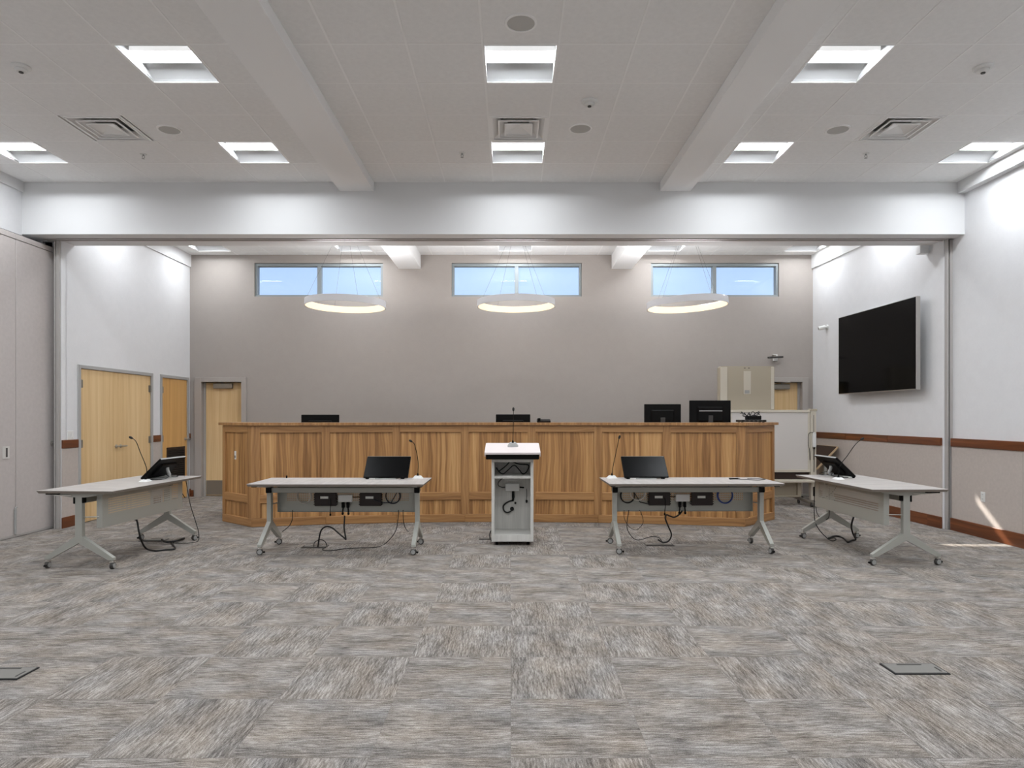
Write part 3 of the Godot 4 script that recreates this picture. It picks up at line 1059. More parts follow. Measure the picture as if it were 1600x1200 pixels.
func build_ceiling_devices() -> void:
	# air diffusers: nested square cones
	var w := 0.60
	var t := thing("air_diffuser", "", "air vent", Vector3.ZERO, 0.0, "square ceiling air diffusers")
	var st := mb()
	var frame := 0.03
	lb(st, -w / 2, w / 2, 0, 0.012, w / 2 - frame, w / 2, 0.002)
	lb(st, -w / 2, w / 2, 0, 0.012, -w / 2, -w / 2 + frame, 0.002)
	lb(st, -w / 2, -w / 2 + frame, 0, 0.012, -w / 2 + frame, w / 2 - frame, 0.002)
	lb(st, w / 2 - frame, w / 2, 0, 0.012, -w / 2 + frame, w / 2 - frame, 0.002)
	obj("frame", st, M.grid, t)
	for ring in [[0.272, 0.0, 0.18, 0.055], [0.205, -0.004, 0.11, 0.055], [0.14, -0.008, 0.0, 0.04]]:
		st = mb()
		for k in 4:
			var b := Basis(Vector3.UP, k * PI / 2)
			var a: float = ring[0]
			var c: float = ring[2]
			quad(st, b * Vector3(-a, ring[1], a), b * Vector3(-c, ring[3], c), b * Vector3(c, ring[3], c), b * Vector3(a, ring[1], a))
			quad(st, b * Vector3(-a, ring[1] - 0.006, a + 0.004), b * Vector3(a, ring[1] - 0.006, a + 0.004), b * Vector3(a, ring[1] + 0.004, a + 0.004), b * Vector3(-a, ring[1] + 0.004, a + 0.004))
			quad(st, b * Vector3(-a, ring[1] - 0.006, a + 0.004), b * Vector3(-a + 0.01, ring[1] - 0.006, a - 0.012), b * Vector3(a - 0.01, ring[1] - 0.006, a - 0.012), b * Vector3(a, ring[1] - 0.006, a + 0.004))
		obj("louvre_cone", st, M.grid, t)
	st = mb()
	lathe(st, Transform3D(Basis(), Vector3(0, 0.06, 0)), [Vector2(0.15, 0), Vector2(0.15, 0.07)], 28)
	lathe(st, Transform3D(Basis(), Vector3(0, 0.128, 0)), [Vector2(0, 0), Vector2(0.15, 0)], 28)
	obj("duct_collar", st, M.speaker_mesh, t)
	place(t, "square white air diffuser in the ceiling bay left of left beam", P(-4.17, CEIL, Z0 + 2.5 * ZP))
	dup(t, "air_diffuser", "square white air diffuser in the ceiling between the two beams", P(0.0795, CEIL, Z0 + 2.5 * ZP))
	dup(t, "air_diffuser", "square white air diffuser in the ceiling bay right of right beam", P(4.02, CEIL, Z0 + 2.5 * ZP))
	# speakers
	t = thing("ceiling_speaker", "", "speaker", Vector3.ZERO, 0.0, "round ceiling speakers")
	st = mb()
	lathe(st, Transform3D(Basis(), Vector3(0, 0.002, 0)), [Vector2(0.125, 0.0), Vector2(0.122, -0.007), Vector2(0.105, -0.009), Vector2(0.104, -0.004)], 32)
	obj("rim", st, M.grid, t)
	st = mb()
	lathe(st, Transform3D(Basis(), Vector3(0, 0.002, 0)), [Vector2(0.105, -0.004), Vector2(0.08, -0.006), Vector2(0, -0.007)], 32)
	obj("grille", st, M.speaker_mesh, t)
	place(t, "round white ceiling speaker nearest the viewer, before the central light", P(0.077, CEIL, 5.083))
	dup(t, "ceiling_speaker", "round white ceiling speaker beside the central air diffuser", P(0.721, CEIL, 6.949))
	dup(t, "ceiling_speaker", "round white ceiling speaker beside the left air diffuser", P(-3.543, CEIL, 6.98))
	dup(t, "ceiling_speaker", "round white ceiling speaker beside the right air diffuser", P(3.397, CEIL, 6.98))
	# smoke detectors
	t = thing("smoke_detector", "", "smoke detector", Vector3.ZERO, 0.0, "ceiling smoke detectors")
	st = mb()
	lathe(st, Transform3D(), [Vector2(0.075, 0.002), Vector2(0.075, -0.012), Vector2(0.066, -0.02), Vector2(0.05, -0.022)], 24)
	obj("base", st, M.white_plastic, t)
	st = mb()
	lathe(st, Transform3D(), [Vector2(0.05, -0.02), Vector2(0.048, -0.036), Vector2(0.036, -0.046), Vector2(0.0, -0.047)], 24)
	obj("sensor_head", st, M.white_plastic, t)
	st = mb()
	lathe(st, Transform3D(), [Vector2(0.018, -0.045), Vector2(0.018, -0.054), Vector2(0.0, -0.055)], 12)
	obj("sensor_eye", st, M.dark_grey, t)
	place(t, "small round smoke detector in the ceiling bay at far left", P(-4.164, CEIL, 5.716))
	dup(t, "smoke_detector", "small round smoke detector in the ceiling between the two beams", P(0.743, CEIL, 6.343))
	dup(t, "smoke_detector", "small round smoke detector in the ceiling bay at far right", P(4.025, CEIL, 5.726))
	# sprinklers
	t = thing("sprinkler_head", "", "sprinkler", Vector3.ZERO, 0.0, "ceiling sprinkler heads")
	st = mb()
	lathe(st, Transform3D(), [Vector2(0.038, 0.0), Vector2(0.034, -0.005), Vector2(0.012, -0.006)], 20)
	obj("escutcheon", st, M.white_plastic, t)
	st = mb()
	cyl(st, Vector3(0, 0, 0), Vector3(0, -0.02, 0), 0.009)
	tube(st, [Vector3(-0.01, -0.018, 0), Vector3(-0.014, -0.034, 0), Vector3(0, -0.05, 0), Vector3(0.014, -0.034, 0), Vector3(0.01, -0.018, 0)], 0.003, 6)
	lathe(st, Transform3D(Basis(), Vector3(0, -0.052, 0)), [Vector2(0, 0.002), Vector2(0.018, 0.0), Vector2(0, -0.001)], 14)
	obj("nozzle", st, M.grey_plastic, t)
	place(t, "tiny fire sprinkler in the ceiling tile beside the left diffuser", P(-4.17, CEIL, 7.628))
	dup(t, "sprinkler_head", "tiny fire sprinkler in the ceiling left of the central diffuser", P(-0.549, CEIL, 7.591))
	dup(t, "sprinkler_head", "tiny fire sprinkler in the ceiling tile beside the right diffuser", P(4.022, CEIL, 7.61))

func build_pendants() -> void:
	var names := ["white ring pendant lamp hanging before the left clerestory window", "white ring pendant lamp hanging before the middle clerestory window", "white ring pendant lamp, slightly tilted, before the right clerestory window"]
	var pos := [Vector3(-2.56, 3.222, -10.42), Vector3(0.086, 3.26, -10.62), Vector3(2.734, 3.222, -10.42)]
	var tilt := [-0.012, 0.006, 0.045]
	for q in 3:
		var at: Vector3 = pos[q]
		var t := thing("ring_pendant", names[q], "pendant lamp", at, 0.0, "ring pendant lamps")
		var tl := Transform3D(Basis(Vector3.BACK, tilt[q]), Vector3.ZERO)
		var R := 0.615
		var st := mb()
		lathe(st, tl, [Vector2(R, -0.05), Vector2(R, 0.05), Vector2(R - 0.045, 0.05), Vector2(R - 0.02, 0.046), Vector2(R - 0.012, -0.05)], 72, true)
		obj("ring", st, M.ring_white, t)
		st = mb()
		lathe(st, tl, [Vector2(R - 0.048, 0.046), Vector2(R - 0.014, -0.049), Vector2(R - 0.022, 0.046)], 72, true)
		obj("glowing_diffuser", st, M.ring_glow, t)
		var up := CEIL - at.y
		st = mb()
		lathe(st, Transform3D(Basis(), Vector3(0, up, 0)), [Vector2(0, 0), Vector2(0.09, 0.0), Vector2(0.09, -0.03), Vector2(0, -0.032)], 24)
		obj("canopy", st, M.ring_white, t)
		for k in 4:
			var a := PI / 4 + 0.25 + k * PI / 2
			st = mb()
			cyl(st, tl * Vector3(cos(a) * (R - 0.02), 0.05, sin(a) * (R - 0.02)), Vector3(cos(a) * 0.06, up - 0.03, sin(a) * 0.06), 0.0016, 0.0016, 6)
			obj("cable", st, M.dark_grey, t)
		st = mb()
		lathe(st, tl, [Vector2(R - 0.008, 0.0505), Vector2(R - 0.034, 0.0505)], 72)  # glowing strip out of view on top of the ring
		obj("unseen_uplight_strip", st, M.ring_glow, t)
		var ul := AreaLight3D.new()  # unseen lamp, placed to brighten the far ceiling
		ul.name = "unseen_uplight"
		ul.area_size = Vector2(0.9, 0.9)
		ul.light_energy = UPLIGHT_ENERGY
		ul.light_color = Color(0.98, 0.985, 1.0)
		ul.area_range = 20.0
		ul.area_attenuation = 2.0
		ul.shadow_enabled = true
		ul.rotation.x = PI / 2
		ul.position = Vector3(0, 0.06, 0)
		t.add_child(ul)
		for k in 8:
			var a := TAU * k / 8
			var o := OmniLight3D.new()
			o.name = "light"
			o.light_energy = RING_ENERGY
			o.light_color = Color(1.0, 0.88, 0.70)
			o.light_size = 0.012
			o.omni_range = 20.0
			o.omni_attenuation = 2.0
			o.shadow_enabled = true
			o.position = tl * Vector3(cos(a) * (R - 0.25), -0.03, sin(a) * (R - 0.25))
			t.add_child(o, true)
const FAR_ENERGY := 1.5
const RING_ENERGY := 0.006
const UPLIGHT_ENERGY := 4.2

# =====================================================================  dais
const FLAT := Basis(Vector3(1, 0, 0), Vector3(0, 0, -1), Vector3(0, 1, 0))     # (x, d, height) -> world
const DV := [[-4.066, 9.476], [-3.460, 8.965], [-2.532, 9.192], [-1.588, 9.333], [-0.640, 9.403], [0.295, 9.403], [1.213, 9.336], [2.137, 9.205], [3.135, 8.997], [3.787, 9.645]]

func dv(i: int) -> Vector3:
	return P(DV[i][0], 0, DV[i][1])

func offset_line(off: float) -> Array:            # the dais front moved out (+) or in (-), as points (x, d)
	var out := []
	var n := DV.size()
	for i in n:
		var p := Vector2(DV[i][0], DV[i][1])
		var a := Vector2(DV[maxi(i - 1, 0)][0], DV[maxi(i - 1, 0)][1])
		var b := Vector2(DV[mini(i + 1, n - 1)][0], DV[mini(i + 1, n - 1)][1])
		var ta := (p - a).normalized() if i > 0 else (b - p).normalized()
		var tb := (b - p).normalized() if i < n - 1 else ta
		var na := Vector2(ta.y, -ta.x)
		var nb := Vector2(tb.y, -tb.x)
		var m := (na + nb).normalized()
		out.append(p + m * off / maxf(m.dot(na), 0.4))
	return out

func build_dais() -> void:
	var t := thing("dais", "long curved walnut dais with framed panels and a thin wooden counter", "dais")
	var n := DV.size()
	var hs := [0.0, 0.111, 0.309, 0.423, 1.257, 1.355]
	for i in n - 1:
		var a := dv(i)
		var b := dv(i + 1)
		var x := (b - a).normalized()
		var T := Transform3D(Basis(x, Vector3.UP, x.cross(Vector3.UP)), a)
		var l := a.distance_to(b)
		var e := 0.05
		var st := mb()
		lb(st, e, l - e, hs[4] + 0.002, hs[5], -0.03, 0.0, 0.003, 0, Vector2(i * 0.31, i * 0.23))
		var o := obj("top_rail", st, M.walnut_rail, t)
		o.transform = T
		st = mb()
		lb(st, e, l - e, hs[2], hs[3], -0.03, 0.0, 0.009, 0, Vector2(i * 0.17, i * 0.41))
		o = obj("middle_rail", st, M.walnut_rail, t)
		o.transform = T
		st = mb()
		lb(st, e - 0.05, l - e + 0.05, hs[0], hs[1], -0.03, 0.004, 0.006, 0, Vector2(i * 0.47, i * 0.13))
		o = obj("base_rail", st, M.walnut_rail, t)
		o.transform = T
		# recessed panel above; a strip-veneered one below
		st = mb()
		lb(st, e - 0.01, l - e + 0.01, hs[3] - 0.01, hs[4] + 0.01, -0.05, -0.024, 0.0, 1, Vector2(i * 0.37, i * 0.29))
		o = obj("panel", st, M.walnut[i % 3], t)
		o.transform = T
		var count := maxi(4, int((l - 2 * e) / 0.075))
		for k in count:
			st = mb()
			var s0 := e + (l - 2 * e) * k / count
			var s1 := e + (l - 2 * e) * (k + 1) / count
			lb(st, s0 + 0.0007, s1 - 0.0007, hs[1] - 0.01, hs[2] + 0.01, -0.05, -0.024, 0.001, 1, Vector2(rng.randf(), rng.randf()))
			o = obj("panel_strip", st, M.walnut[(i + k * 2) % 3], t)
			o.transform = T
	for i in n:                                     # stiles on the joints
		var p := dv(i)
		var ta := (p - dv(maxi(i - 1, 0))).normalized() if i > 0 else (dv(1) - p).normalized()
		var tb := (dv(mini(i + 1, n - 1)) - p).normalized() if i < n - 1 else ta
		if i == 1 or i == 8:                        # outer corners: a stile on each face
			for q in [[ta, -0.11, 0.0], [tb, 0.0, 0.11]]:
				var xx: Vector3 = q[0]
				var s2 := mb()
				lb(s2, q[1], q[2], hs[1], hs[5], -0.03, 0.001, 0.003, 1, Vector2(i * 0.19 + q[2], 0.3))
				var o2 := obj("stile", s2, M.walnut_rail, t)
				o2.transform = Transform3D(Basis(xx, Vector3.UP, xx.cross(Vector3.UP)), p)
			continue
		var x := (ta + tb).normalized()
		var st := mb()
		var h0 := -0.055
		var h1 := 0.055
		if i == 0:
			h0 = 0.0
			h1 = 0.07
		if i == n - 1:
			h0 = -0.07
			h1 = 0.0
		lb(st, h0, h1, hs[1], hs[5], -0.03, 0.001, 0.003, 1, Vector2(i * 0.19, i * 0.43))
		var o := obj("stile", st, M.walnut_rail, t)
		o.transform = Transform3D(Basis(x, Vector3.UP, x.cross(Vector3.UP)), p)
	# carcass and ends, running back
	var inner := offset_line(-0.05)
	var deep := offset_line(-0.09)
	var poly := inner.duplicate()
	var rev := deep.duplicate()
	rev.reverse()
	poly.append_array(rev)
	var st := mb()
	prism(st, Transform3D(FLAT, Vector3.ZERO), poly, 0.0, 1.355)
	obj("carcass", st, M.walnut[0], t)
	for s in [[-4.066, 9.476, 1.0], [3.787, 9.645, -1.0]]:
		st = mb()
		bx(st, s[0], s[0] + s[2] * 0.04, 0, 1.355, s[1] + 0.01, 10.7, 0.003)
		obj("end_panel", st, M.walnut[1], t)
	var front := offset_line(0.04)
	var back := offset_line(-0.36)
	front[0] += Vector2(-0.03, 0.03)
	front[-1] += Vector2(0.03, 0.03)
	back[0] = Vector2(-3.80, 9.95)
	back[-1] = Vector2(3.50, 10.05)
	rev = back.duplicate()
	rev.reverse()
	poly = front.duplicate()
	poly.append(Vector2(3.83, 10.05))
	poly.append_array(rev)
	poly.append(Vector2(-4.11, 9.95))
	st = mb()
	prism(st, Transform3D(FLAT, Vector3.ZERO), poly, 1.357, 1.393)
	obj("counter_top", st, M.walnut_rail, t)
	# desk and raised floor behind the counter
	poly = offset_line(-0.10)
	rev = offset_line(-0.85)
	rev[0] = Vector2(-3.95, 10.3)
	rev[-1] = Vector2(3.70, 10.4)
	rev.reverse()
	poly.append_array(rev)
	st = mb()
	prism(st, Transform3D(FLAT, Vector3.ZERO), poly, 1.06, 1.09)
	obj("worktop", st, M.walnut_rail, t)
	poly = offset_line(-0.10)
	poly.append(Vector2(3.74, 10.7))
	poly.append(Vector2(-4.02, 10.7))
	st = mb()
	prism(st, Transform3D(FLAT, Vector3.ZERO), poly, 0.0, 0.30)
	obj("raised_platform", st, M.floor, t)
	# socket plate in the left return
	var a := dv(0)
	var x := (dv(1) - a).normalized()
	st = mb()
	lb(st, 0.30, 0.345, 0.885, 1.0, -0.026, -0.018, 0.003)
	var so := obj("socket_plate", st, M.white_plastic, t)
	so.transform = Transform3D(Basis(x, Vector3.UP, x.cross(Vector3.UP)), a)
	st = mb()
	lb(st, 0.312, 0.333, 0.905, 0.94, -0.019, -0.0165)
	var s3 := obj("socket", st, M.dark_grey, so)
	s3.position = Vector3.ZERO

# =====================================================================  flip-top tables
func perforated(st: SurfaceTool, x0: float, x1: float, y0: float, y1: float, z: float, hx: float, hy0: float, hy1: float) -> void:
	var p := 0.022
	var f := noise(5)
	var nx := int((x1 - x0) / p)
	var ny := int((y1 - y0) / p)
	var dx := (x1 - x0) / nx
	var dy := (y1 - y0) / ny
	for j in ny:
		for i in nx:
			var a := Vector3(x0 + i * dx, y0 + j * dy, z)
			var b := a + Vector3(dx, 0, 0)
			var c := a + Vector3(dx, dy, 0)
			var d := a + Vector3(0, dy, 0)
			var m := (a + c) / 2
			if absf(m.x) > hx or m.y < hy0 or m.y > hy1 or f.get_noise_2d(m.x * 9.0, m.y * 9.0) > 0.42:
				quad(st, a, b, c, d)
				continue
			var r := 0.0052
			var ha := m + Vector3(-r, -r, 0)
			var hb := m + Vector3(r, -r, 0)
			var hc := m + Vector3(r, r, 0)
			var hd := m + Vector3(-r, r, 0)
			quad(st, a, b, hb, ha)
			quad(st, b, c, hc, hb)
			quad(st, c, d, hd, hc)
			quad(st, d, a, ha, hd)

func tabletop(t: Node3D, L: float, D: float, h: float) -> void:
	var x := L / 2
	var z := D / 2
	var top := [Vector2(-x, -z), Vector2(x, -z), Vector2(x, z), Vector2(-x, z)]
	var g := 0.012
	var low := [Vector2(-x + g, -z + g), Vector2(x - g, -z + g), Vector2(x - g, z - g), Vector2(-x + g, z - g)]
	var st := mb()
	lb(st, -x, x, h - 0.004, h, -z, z, 0.001, 0)
	obj("tabletop", st, M.laminate, t)
	st = mb()
	prism(st, Transform3D(FLAT, Vector3.ZERO), top, h - 0.027, h - 0.004, low)
	obj("edge_band", st, M.edge, t)

func caster(t: Node3D, at: Vector3, s: float, spin: float) -> void:
	var B := Transform3D(Basis(Vector3.UP, spin), at)
	var st := mb()
	lathe(st, B * Transform3D(Basis(Vector3.BACK, PI / 2), Vector3(0, 0.034, 0)), [Vector2(0.012, -0.016), Vector2(0.030, -0.015), Vector2(0.034, -0.009), Vector2(0.034, 0.009), Vector2(0.030, 0.015), Vector2(0.012, 0.016)], 20, true)
	var c := obj("caster", st, M.dark_grey, t)
	st = mb()
	cyl(st, B * Vector3(-0.019, 0.034, 0), B * Vector3(0.019, 0.034, 0), 0.024, 0.024, 18)
	obj("hub", st, M.grey_plastic, c)
	st = mb()
	cyl(st, at + Vector3(0, 0.05, 0), at + Vector3(0, 0.092, 0), 0.011)
	box(st, B * Transform3D(Basis(), Vector3(0, 0.068, 0)), Vector3(0.046, 0.012, 0.044), 0.004)
	obj("fork", st, M.steel, c)
	st = mb()
	box(st, B * Transform3D(Basis(), Vector3(0, 0.031, s * 0.043)), Vector3(0.024, 0.018, 0.018), 0.003)
	obj("brake", st, M.black, c)

func make_table(label: String, L: float, D: float, legs: float, feet: float, at: Vector3, turn: float, spins: Array) -> Node3D:
	var t := thing("flip_top_table", label, "table", at, turn, "grey flip-top training tables")
	var h := 0.763
	tabletop(t, L, D, h)
	for s in [-1.0, 1.0]:
		var x: float = s * legs / 2
		var T := Transform3D(Basis(Vector3(0, 0, 1), Vector3.UP, Vector3(-1, 0, 0)), Vector3(x, 0, 0))   # profile x -> z, extruded along -x
		var st := mb()
		prism(st, T, [Vector2(-0.034, 0.25), Vector2(0.034, 0.25), Vector2(0.034, 0.70), Vector2(-0.034, 0.70)], -0.023, 0.023)
		var leg := obj("leg", st, M.silver_paint, t)
		for q in [-1.0, 1.0]:
			var f: float = feet / 2
			var pf := [Vector2(0, 0.31), Vector2(0, 0.25), Vector2(f - 0.03, 0.088), Vector2(f + 0.018, 0.086), Vector2(f + 0.018, 0.112), Vector2(0.036, 0.315)]
			if q < 0:
				var m := []
				for p in pf:
					m.append(Vector2(-p.x, p.y))
				m.reverse()
				pf = m
			st = mb()
			prism(st, T, pf, -0.022, 0.022)
			obj("foot", st, M.silver_paint, leg)
			caster(t, Vector3(x, 0, q * f), q, spins[0 if s < 0 else 1])
		st = mb()
		prism(st, T, [Vector2(-0.26, 0.735), Vector2(-0.26, 0.722), Vector2(-0.07, 0.695), Vector2(0.07, 0.695), Vector2(0.26, 0.722), Vector2(0.26, 0.735)], -0.028, 0.028)
		obj("support_arm", st, M.silver_paint, t)
		st = mb()
		lb(st, x - 0.03, x + 0.03, 0.632, 0.70, 0.032, 0.052, 0.005)
		obj("pivot_cap", st, M.black, t)
		st = mb()
		lb(st, x - 0.026, x + 0.026, 0.64, 0.70, -0.05, -0.032, 0.005)
		obj("pivot_cap", st, M.black, t)
		st = mb()
		tube(st, [Vector3(x + s * 0.04, 0.715, 0.06), Vector3(x + s * 0.045, 0.712, 0.16), Vector3(x + s * 0.045, 0.722, 0.25)], 0.006, 6)
		obj("flip_lever", st, M.white_cord, t)
		st = mb()
		lb(st, s * (L / 2 - 0.075), s * (L / 2 - 0.025), 0.722, 0.735, 0.18, 0.31, 0.003)
		obj("link_latch", st, M.black, t)
	var st := mb()
	lb(st, -legs / 2 + 0.023, legs / 2 - 0.023, 0.632, 0.69, -0.022, 0.022, 0.004, 0)
	obj("beam", st, M.silver_paint, t)
	# perforated modesty panel with folded edges
	var px := legs / 2 - 0.035
	st = mb()
	perforated(st, -px, px, 0.394, 0.745, -0.20, px - 0.09, 0.50, 0.725)
	lb(st, -px - 0.002, -px, 0.394, 0.745, -0.201, -0.145)
	lb(st, px, px + 0.002, 0.394, 0.745, -0.201, -0.145)
	lb(st, -px, px, 0.392, 0.394, -0.201, -0.17)
	lb(st, -px, px, 0.743, 0.745, -0.201, -0.15)
	obj("modesty_panel", st, M.silver_paint, t)
	st = mb()
	for s in [-1.0, 1.0]:
		cyl(st, Vector3(s * (px + 0.002), 0.50, -0.17), Vector3(s * legs / 2, 0.50, -0.03), 0.006, 0.006, 8)
	obj("panel_bracket", st, M.steel, t)
	return t

func coil(t: Node3D, x: float, y: float, r: float, turns: int, m: Material, wire: float, tail: Array) -> void:
	var pts := []
	for k in turns * 20 + 1:
		var a := TAU * k / 20.0 + 0.8
		var rr := r * (1.0 - 0.06 * float(k % 40) / 40.0)
		pts.append(Vector3(x + cos(a) * rr, y + sin(a) * rr * 1.05, -0.195 + 0.006 + wire * (1.0 + 1.6 * k / 20.0)))
	for p in tail:
		pts.append(p)
	var st := mb()
	tube(st, pts, wire, 6)
	obj("cable_coil", st, m, t)

func wire_up(t: Node3D, ps1: float, jb: float, ps2: float) -> void:
	for x in [ps1, ps2]:
		var st := mb()
		lb(st, x - 0.122, x + 0.122, 0.462, 0.612, -0.196, -0.15, 0.005)
		for k in 5:
			lb(st, x - 0.132, x - 0.122, 0.475 + k * 0.027, 0.485 + k * 0.027, -0.19, -0.155)
			lb(st, x + 0.122, x + 0.132, 0.475 + k * 0.027, 0.485 + k * 0.027, -0.19, -0.155)
		var b := obj("power_supply", st, M.box_brown, t)
		st = mb()
		lb(st, x - 0.055, x + 0.035, 0.545, 0.572, -0.151, -0.149)
		obj("paper_label", st, M.paper, b)
	var st := mb()
	lb(st, jb - 0.08, jb + 0.08, 0.508, 0.592, -0.196, -0.14, 0.006)
	var j := obj("junction_box", st, M.white_plastic, t)
	for s in [-0.028, 0.028]:
		st = mb()
		lb(st, jb + s - 0.015, jb + s + 0.015, 0.44, 0.508, -0.185, -0.15, 0.005)
		cyl(st, Vector3(jb + s, 0.44, -0.168), Vector3(jb + s * 1.2, 0.385, -0.168), 0.008)
		ball(st, Vector3(jb + s * 1.2, 0.375, -0.168), Vector3(0.014, 0.018, 0.014), 8)
		obj("plug", st, M.black, j)
	st = mb()
	tube(st, curve([Vector3(jb - 0.08, 0.565, -0.17), Vector3(jb - 0.10, 0.56, -0.165), Vector3(ps1 + 0.12, 0.565, -0.17)], 4), 0.006, 6)
	tube(st, curve([Vector3(jb + 0.08, 0.565, -0.17), Vector3(jb + 0.10, 0.56, -0.165), Vector3(ps2 - 0.12, 0.565, -0.17)], 4), 0.006, 6)
	obj("lead", st, M.cord, j)
	st = mb()
	tube(st, curve([Vector3(ps1 + 0.06, 0.55, -0.148), Vector3(ps1 + 0.065, 0.49, -0.14), Vector3(ps1 + 0.06, 0.42, -0.14), Vector3(ps1 + 0.058, 0.375, -0.15)], 4), 0.004, 6)
	ball(st, Vector3(ps1 + 0.058, 0.365, -0.15), Vector3(0.011, 0.017, 0.011), 8)
	obj("loose_plug", st, M.black, t)

func build_tables() -> void:
	var a := make_table("grey flip-top table left of the lectern with wired boxes underneath, facing dais", 1.87, 0.75, 1.64, 0.60, P(-1.857, 0, 7.47), 0.0, [1.75, 1.35])
	wire_up(a, -0.247, -0.02, 0.265)
	coil(a, -0.49, 0.575, 0.082, 4, M.white_cord, 0.0062, [Vector3(-0.36, 0.62, -0.165), Vector3(-0.30, 0.70, -0.17), Vector3(-0.25, 0.735, -0.17)])
	coil(a, 0.52, 0.575, 0.085, 4, M.navy_cord, 0.0055, [Vector3(0.5, 0.5, -0.15), Vector3(0.40, 0.50, -0.148), Vector3(0.30, 0.54, -0.146)])
	var b := make_table("grey flip-top table right of the lectern with black, white and blue cable coils", 1.87, 0.75, 1.64, 0.60, P(1.98, 0, 7.52), 0.012, [1.4, 0.25])
	wire_up(b, -0.28, -0.015, 0.21)
	coil(b, -0.643, 0.575, 0.082, 4, M.cord, 0.006, [Vector3(-0.5, 0.5, -0.16), Vector3(-0.36, 0.47, -0.16)])
	coil(b, -0.53, 0.61, 0.085, 3, M.white_cord, 0.008, [Vector3(-0.45, 0.60, -0.15), Vector3(-0.40, 0.70, -0.15), Vector3(-0.30, 0.73, -0.15)])
	coil(b, 0.474, 0.575, 0.088, 4, M.blue_cord, 0.006, [Vector3(0.5, 0.70, -0.15), Vector3(0.52, 0.735, -0.17)])
	make_table("grey flip-top table on the far left, seen end on before the maple doors", 1.66, 0.76, 1.50, 0.655, P(-4.142, 0, 7.28), deg_to_rad(-93.36), [1.2, 1.7])
	make_table("grey flip-top table on the far right, seen end on near the outlet", 1.66, 0.76, 1.48, 0.655, P(3.90, 0, 7.42), deg_to_rad(91.8), [0.2, 0.25])
	# a fifth table stored with its top tilted up, between the whiteboard and the wall
	var t := thing("folded_table", "stored table with its dark tilted top up, beside the mobile whiteboard", "table", P(5.365, 0, 11.76), 0.0)
	var T := Transform3D(Basis(Vector3.BACK, deg_to_rad(46.0)), Vector3(0, 0.77, 0))
	var st := mb()
	box(st, T, Vector3(0.53, 0.03, 0.75), 0.003)
	obj("tilted_top", st, M.tan_edge, t)
	st = mb()
	box(st, T * Transform3D(Basis(), Vector3(0, 0.0165, 0)), Vector3(0.505, 0.004, 0.725))
	obj("dark_face", st, M.dark_wood, t)
	for s in [-0.28, 0.28]:
		st = mb()
		lb(st, -0.025, 0.025, 0.05, 0.76, s - 0.03, s + 0.03, 0.006)
		lb(st, -0.17, 0.17, 0.05, 0.09, s - 0.025, s + 0.025, 0.006)
		obj("leg", st, M.silver_paint, t)
		for q in [-0.15, 0.15]:
			st = mb()
			cyl(st, Vector3(q, 0.026, s - 0.012), Vector3(q, 0.026, s + 0.012), 0.026)
			obj("caster", st, M.dark_grey, t)

